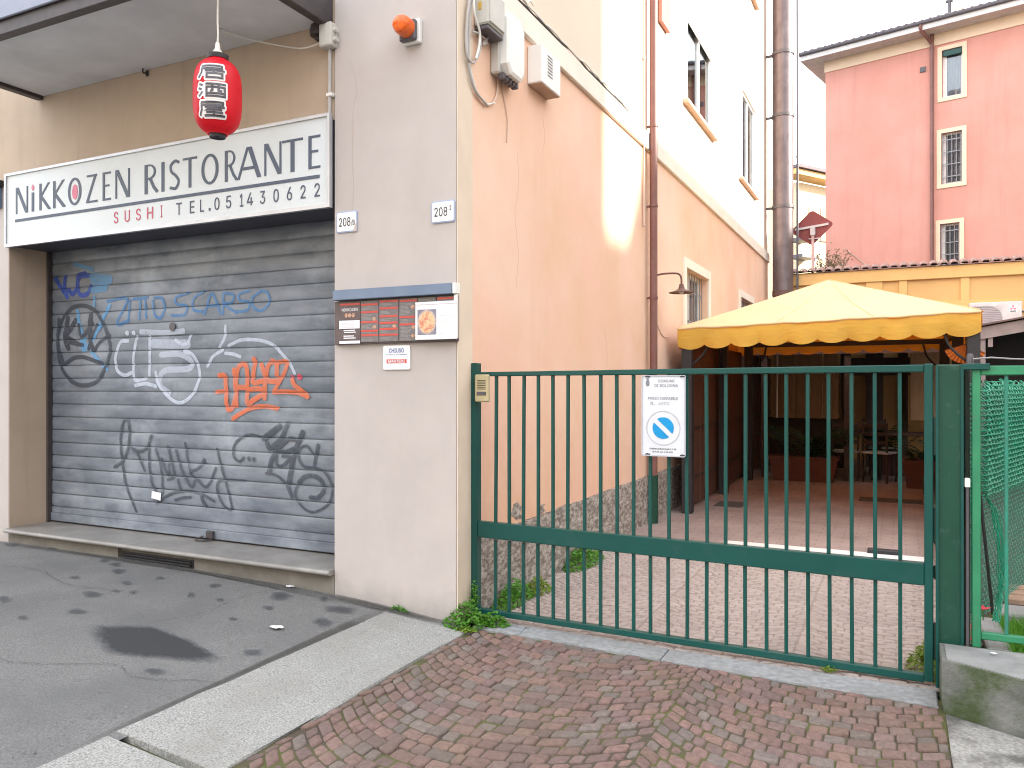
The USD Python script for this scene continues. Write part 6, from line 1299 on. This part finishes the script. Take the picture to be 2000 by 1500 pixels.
def weed(x, y, z, rx, ry, h, n, size, seed, label, m='weed'):
    t = thing('weed_clump', label, 'weeds', (x, y, z), group='weeds growing along the wall foot')
    obj('foliage', leaves(int(n * 1.6), rx, ry, h, size, seed), M[m], t, smooth=False)
    r = np.random.default_rng(seed); ms = [tube(bez([(0, 0, 0), (math.cos(a) * rx * .3, math.sin(a) * ry * .3, h * .5), (math.cos(a) * rx * .7, math.sin(a) * ry * .7, h * .6)], 3), .0022, 4, caps=False) for a in r.uniform(0, 2 * PI, 9)]
    obj('stem', cat_(ms), M[m], t, smooth=True)
weed(0.045, 0.03, 0.0, .15, .14, .15, 420, .026, 1, 'bright green weeds at the building corner under the gate')
weed(0.19, 0.11, 0.0, .12, .07, .09, 220, .024, 21, 'low green weeds spreading onto the threshold end')
weed(0.05, 0.13, 0.1, .03, .05, .2, 60, .02, 2, 'thin weeds climbing the cream corner strip')
weed(0.09, 0.62, 0.0, .09, .28, .17, 520, .026, 3, 'leafy weeds inside the gate at the plinth')
weed(0.12, 0.95, 0.0, .09, .16, .12, 240, .024, 31, 'yellowish weeds further inside along the plinth', 'weed_yellow')
weed(0.10, 1.95, 0.0, .12, .36, .20, 800, .026, 4, 'large green weed patch further along the plinth')
weed(-0.42, -0.03, 0.03, .09, .03, .05, 110, .02, 5, 'small weed tuft at the foot of the pier')
weed(2.60, 0.42, 0.0, .10, .14, .16, 260, .026, 6, 'yellow green weeds at the foot of the gate post', 'weed_yellow')
weed(0.10, -0.08, 0.0, .10, .05, .02, 60, .02, 7, 'flat moss on the first cobbles by the corner', 'weed_yellow')
weed(2.15, 0.16, 0.0, .05, .03, .03, 40, .015, 8, 'tiny weed in the pavers near the threshold', 'weed_yellow')
weed(2.66, 0.27, 0.0, .05, .10, .08, 90, .02, 41, 'dark weeds under the gate hinge', 'weed_yellow')
gr = thing('yard_grass', 'green grass behind the fence frame', 'grass', (3.05, 0.55, 0.185), kind='stuff')
def blades(n, x0, x1, y0, y1, h, seed):
    r = np.random.default_rng(seed); V, F = [], []
    for _ in range(n):
        x, y = r.uniform(x0, x1), r.uniform(y0, y1); a = r.uniform(0, 2 * PI); hh = h * r.uniform(.4, 1.2); w = .0035; n0 = len(V); b = r.normal(0, .4, 2) * hh
        V += [(x - w * math.cos(a), y - w * math.sin(a), 0), (x + w * math.cos(a), y + w * math.sin(a), 0), (x + b[0], y + b[1], hh)]; F.append([n0, n0 + 1, n0 + 2])
    return trimesh.Trimesh(V, F, process=False)
obj('blades', blades(5200, -.10, 0.9, -.40, .26, .085, 5), M['weed'], gr, smooth=False, kind='stuff')

sh = thing('dry_shrub', 'dry brownish shrub rising behind the coping beside the pole', 'shrub', (1.12, 14.2, 3.4))
r = np.random.default_rng(6); ms, V, F = [], [], []
for k in range(26):
    a = r.uniform(0, 2 * PI); l = r.uniform(.5, 1.0); c = bez([(0, 0, 0), (math.cos(a) * .12, math.sin(a) * .1, l * .5), (math.cos(a) * .34 + .06, math.sin(a) * .3, l)], 5); ms.append(tube(c, np.linspace(.012, .004, len(c)), 4))
    for p in c[3:]:
        for _ in range(7):
            q = p + r.normal(0, .05, 3); u = r.normal(size=3); u /= np.linalg.norm(u); w = np.cross(u, r.normal(size=3)); w /= np.linalg.norm(w); n0 = len(V); s = .035
            V += [q - u * s, q + w * s * .4, q + u * s, q - w * s * .4]; F += [[n0, n0 + 1, n0 + 2], [n0, n0 + 2, n0 + 3]]
obj('branches', cat_(ms), M['twig'], sh); obj('foliage', trimesh.Trimesh(V, F, process=False), M['dry'], sh, smooth=False)

def petals(x, y, z, label, seed):
    t = thing('red_flower', label, 'flower', (x, y, z), group='red flowers behind the gate post')
    r = np.random.default_rng(seed)
    for k in range(4):
        a = r.uniform(0, 2 * PI); c, s = math.cos(a), math.sin(a)
        V = np.array([(0, 0, 0), (.018 * c - .014 * s, .018 * s + .014 * c, .01), (.045 * c, .045 * s, .016), (.018 * c + .014 * s, .018 * s - .014 * c, .01)]) * 1.0
        obj('petal', trimesh.Trimesh(V, [[0, 1, 2], [0, 2, 3]], process=False), M['red_petal'], t, smooth=False)
    obj('stalk', tube([(0, 0, -.05), (0, 0, 0)], .003, 5), M['weed'], t)
petals(*on(1885, 1228, 'y', .30), 'upper red flower low between gate post and fence post', 1)
petals(*on(1885, 1252, 'y', .27), 'lowest red flower between gate post and fence post', 2)
petals(*on(1920, 1192, 'y', .42), 'red flower behind the bright green fence post', 3)

# litter
def scrap(p, a, b, seed, label):
    t = thing('paper_scrap', label, 'litter', p)
    r = np.random.default_rng(seed); n = 14; th = np.linspace(0, 2 * PI, n, endpoint=False)
    V = [(a * math.cos(q) * r.uniform(.75, 1.1), b * math.sin(q) * r.uniform(.75, 1.1), .004 + r.uniform(0, .008)) for q in th] + [(0, 0, .012)]
    obj('paper', trimesh.Trimesh(V, [[i, (i + 1) % n, n] for i in range(n)], process=False), M['litter'], t, smooth=True)
x, y = gpt(540, 1232, .06); scrap((x, y, float(gz(x)) + .001), .045, .035, 1, 'white paper scrap lying on the asphalt before the pier')
x, y = front(573, 1139)[0], -.03; scrap((x, y, float(gz(x)) + .001), .04, .025, 2, 'pale scrap below the doorstep near the pier')
x, y = gpt(1592, 1346, .24); scrap((2.87, .02, .242), .018, .008, 3, 'small white scrap on the low concrete wall')

# ------------------------------------------------------------------ unseen houses added outside the frame to shade the alley and the shop front
opp = thing('added_shade_house', 'unseen stepped house block added to shade the side wall', 'building')
OX, OH = 22.0, 15.35
obj('wall', cat_([box(OX, OX + 8, -16, 5.5, -.2, 12.2), box(OX, OX + 8, 5.5, 9.9, -.2, OH + 3.4), box(OX, OX + 8, 9.9, 11.3, -.2, OH - 1.1), box(OX, OX + 8, 11.3, 24.0, -.2, OH)]), M['added_house'], opp, smooth=False)  # added blocker, heights stepped to shape the sunlit patch on the side wall
obj('roof', box(OX - .2, OX + 8, 11.32, 24.2, OH + .005, OH + .2), M['roof_tile'], opp, smooth=False)
sth = thing('added_street_house', 'unseen house block added behind the camera to dim the shop front', 'building')
obj('wall', box(-26, 14, -26, -17, -.2, 12.0), M['added_house'], sth, smooth=False)  # added out of view to cut sky light on the shop front
obj('roof', box(-26.4, 14.4, -26.4, -16.6, 12.005, 12.3), M['roof_tile'], sth, smooth=False)
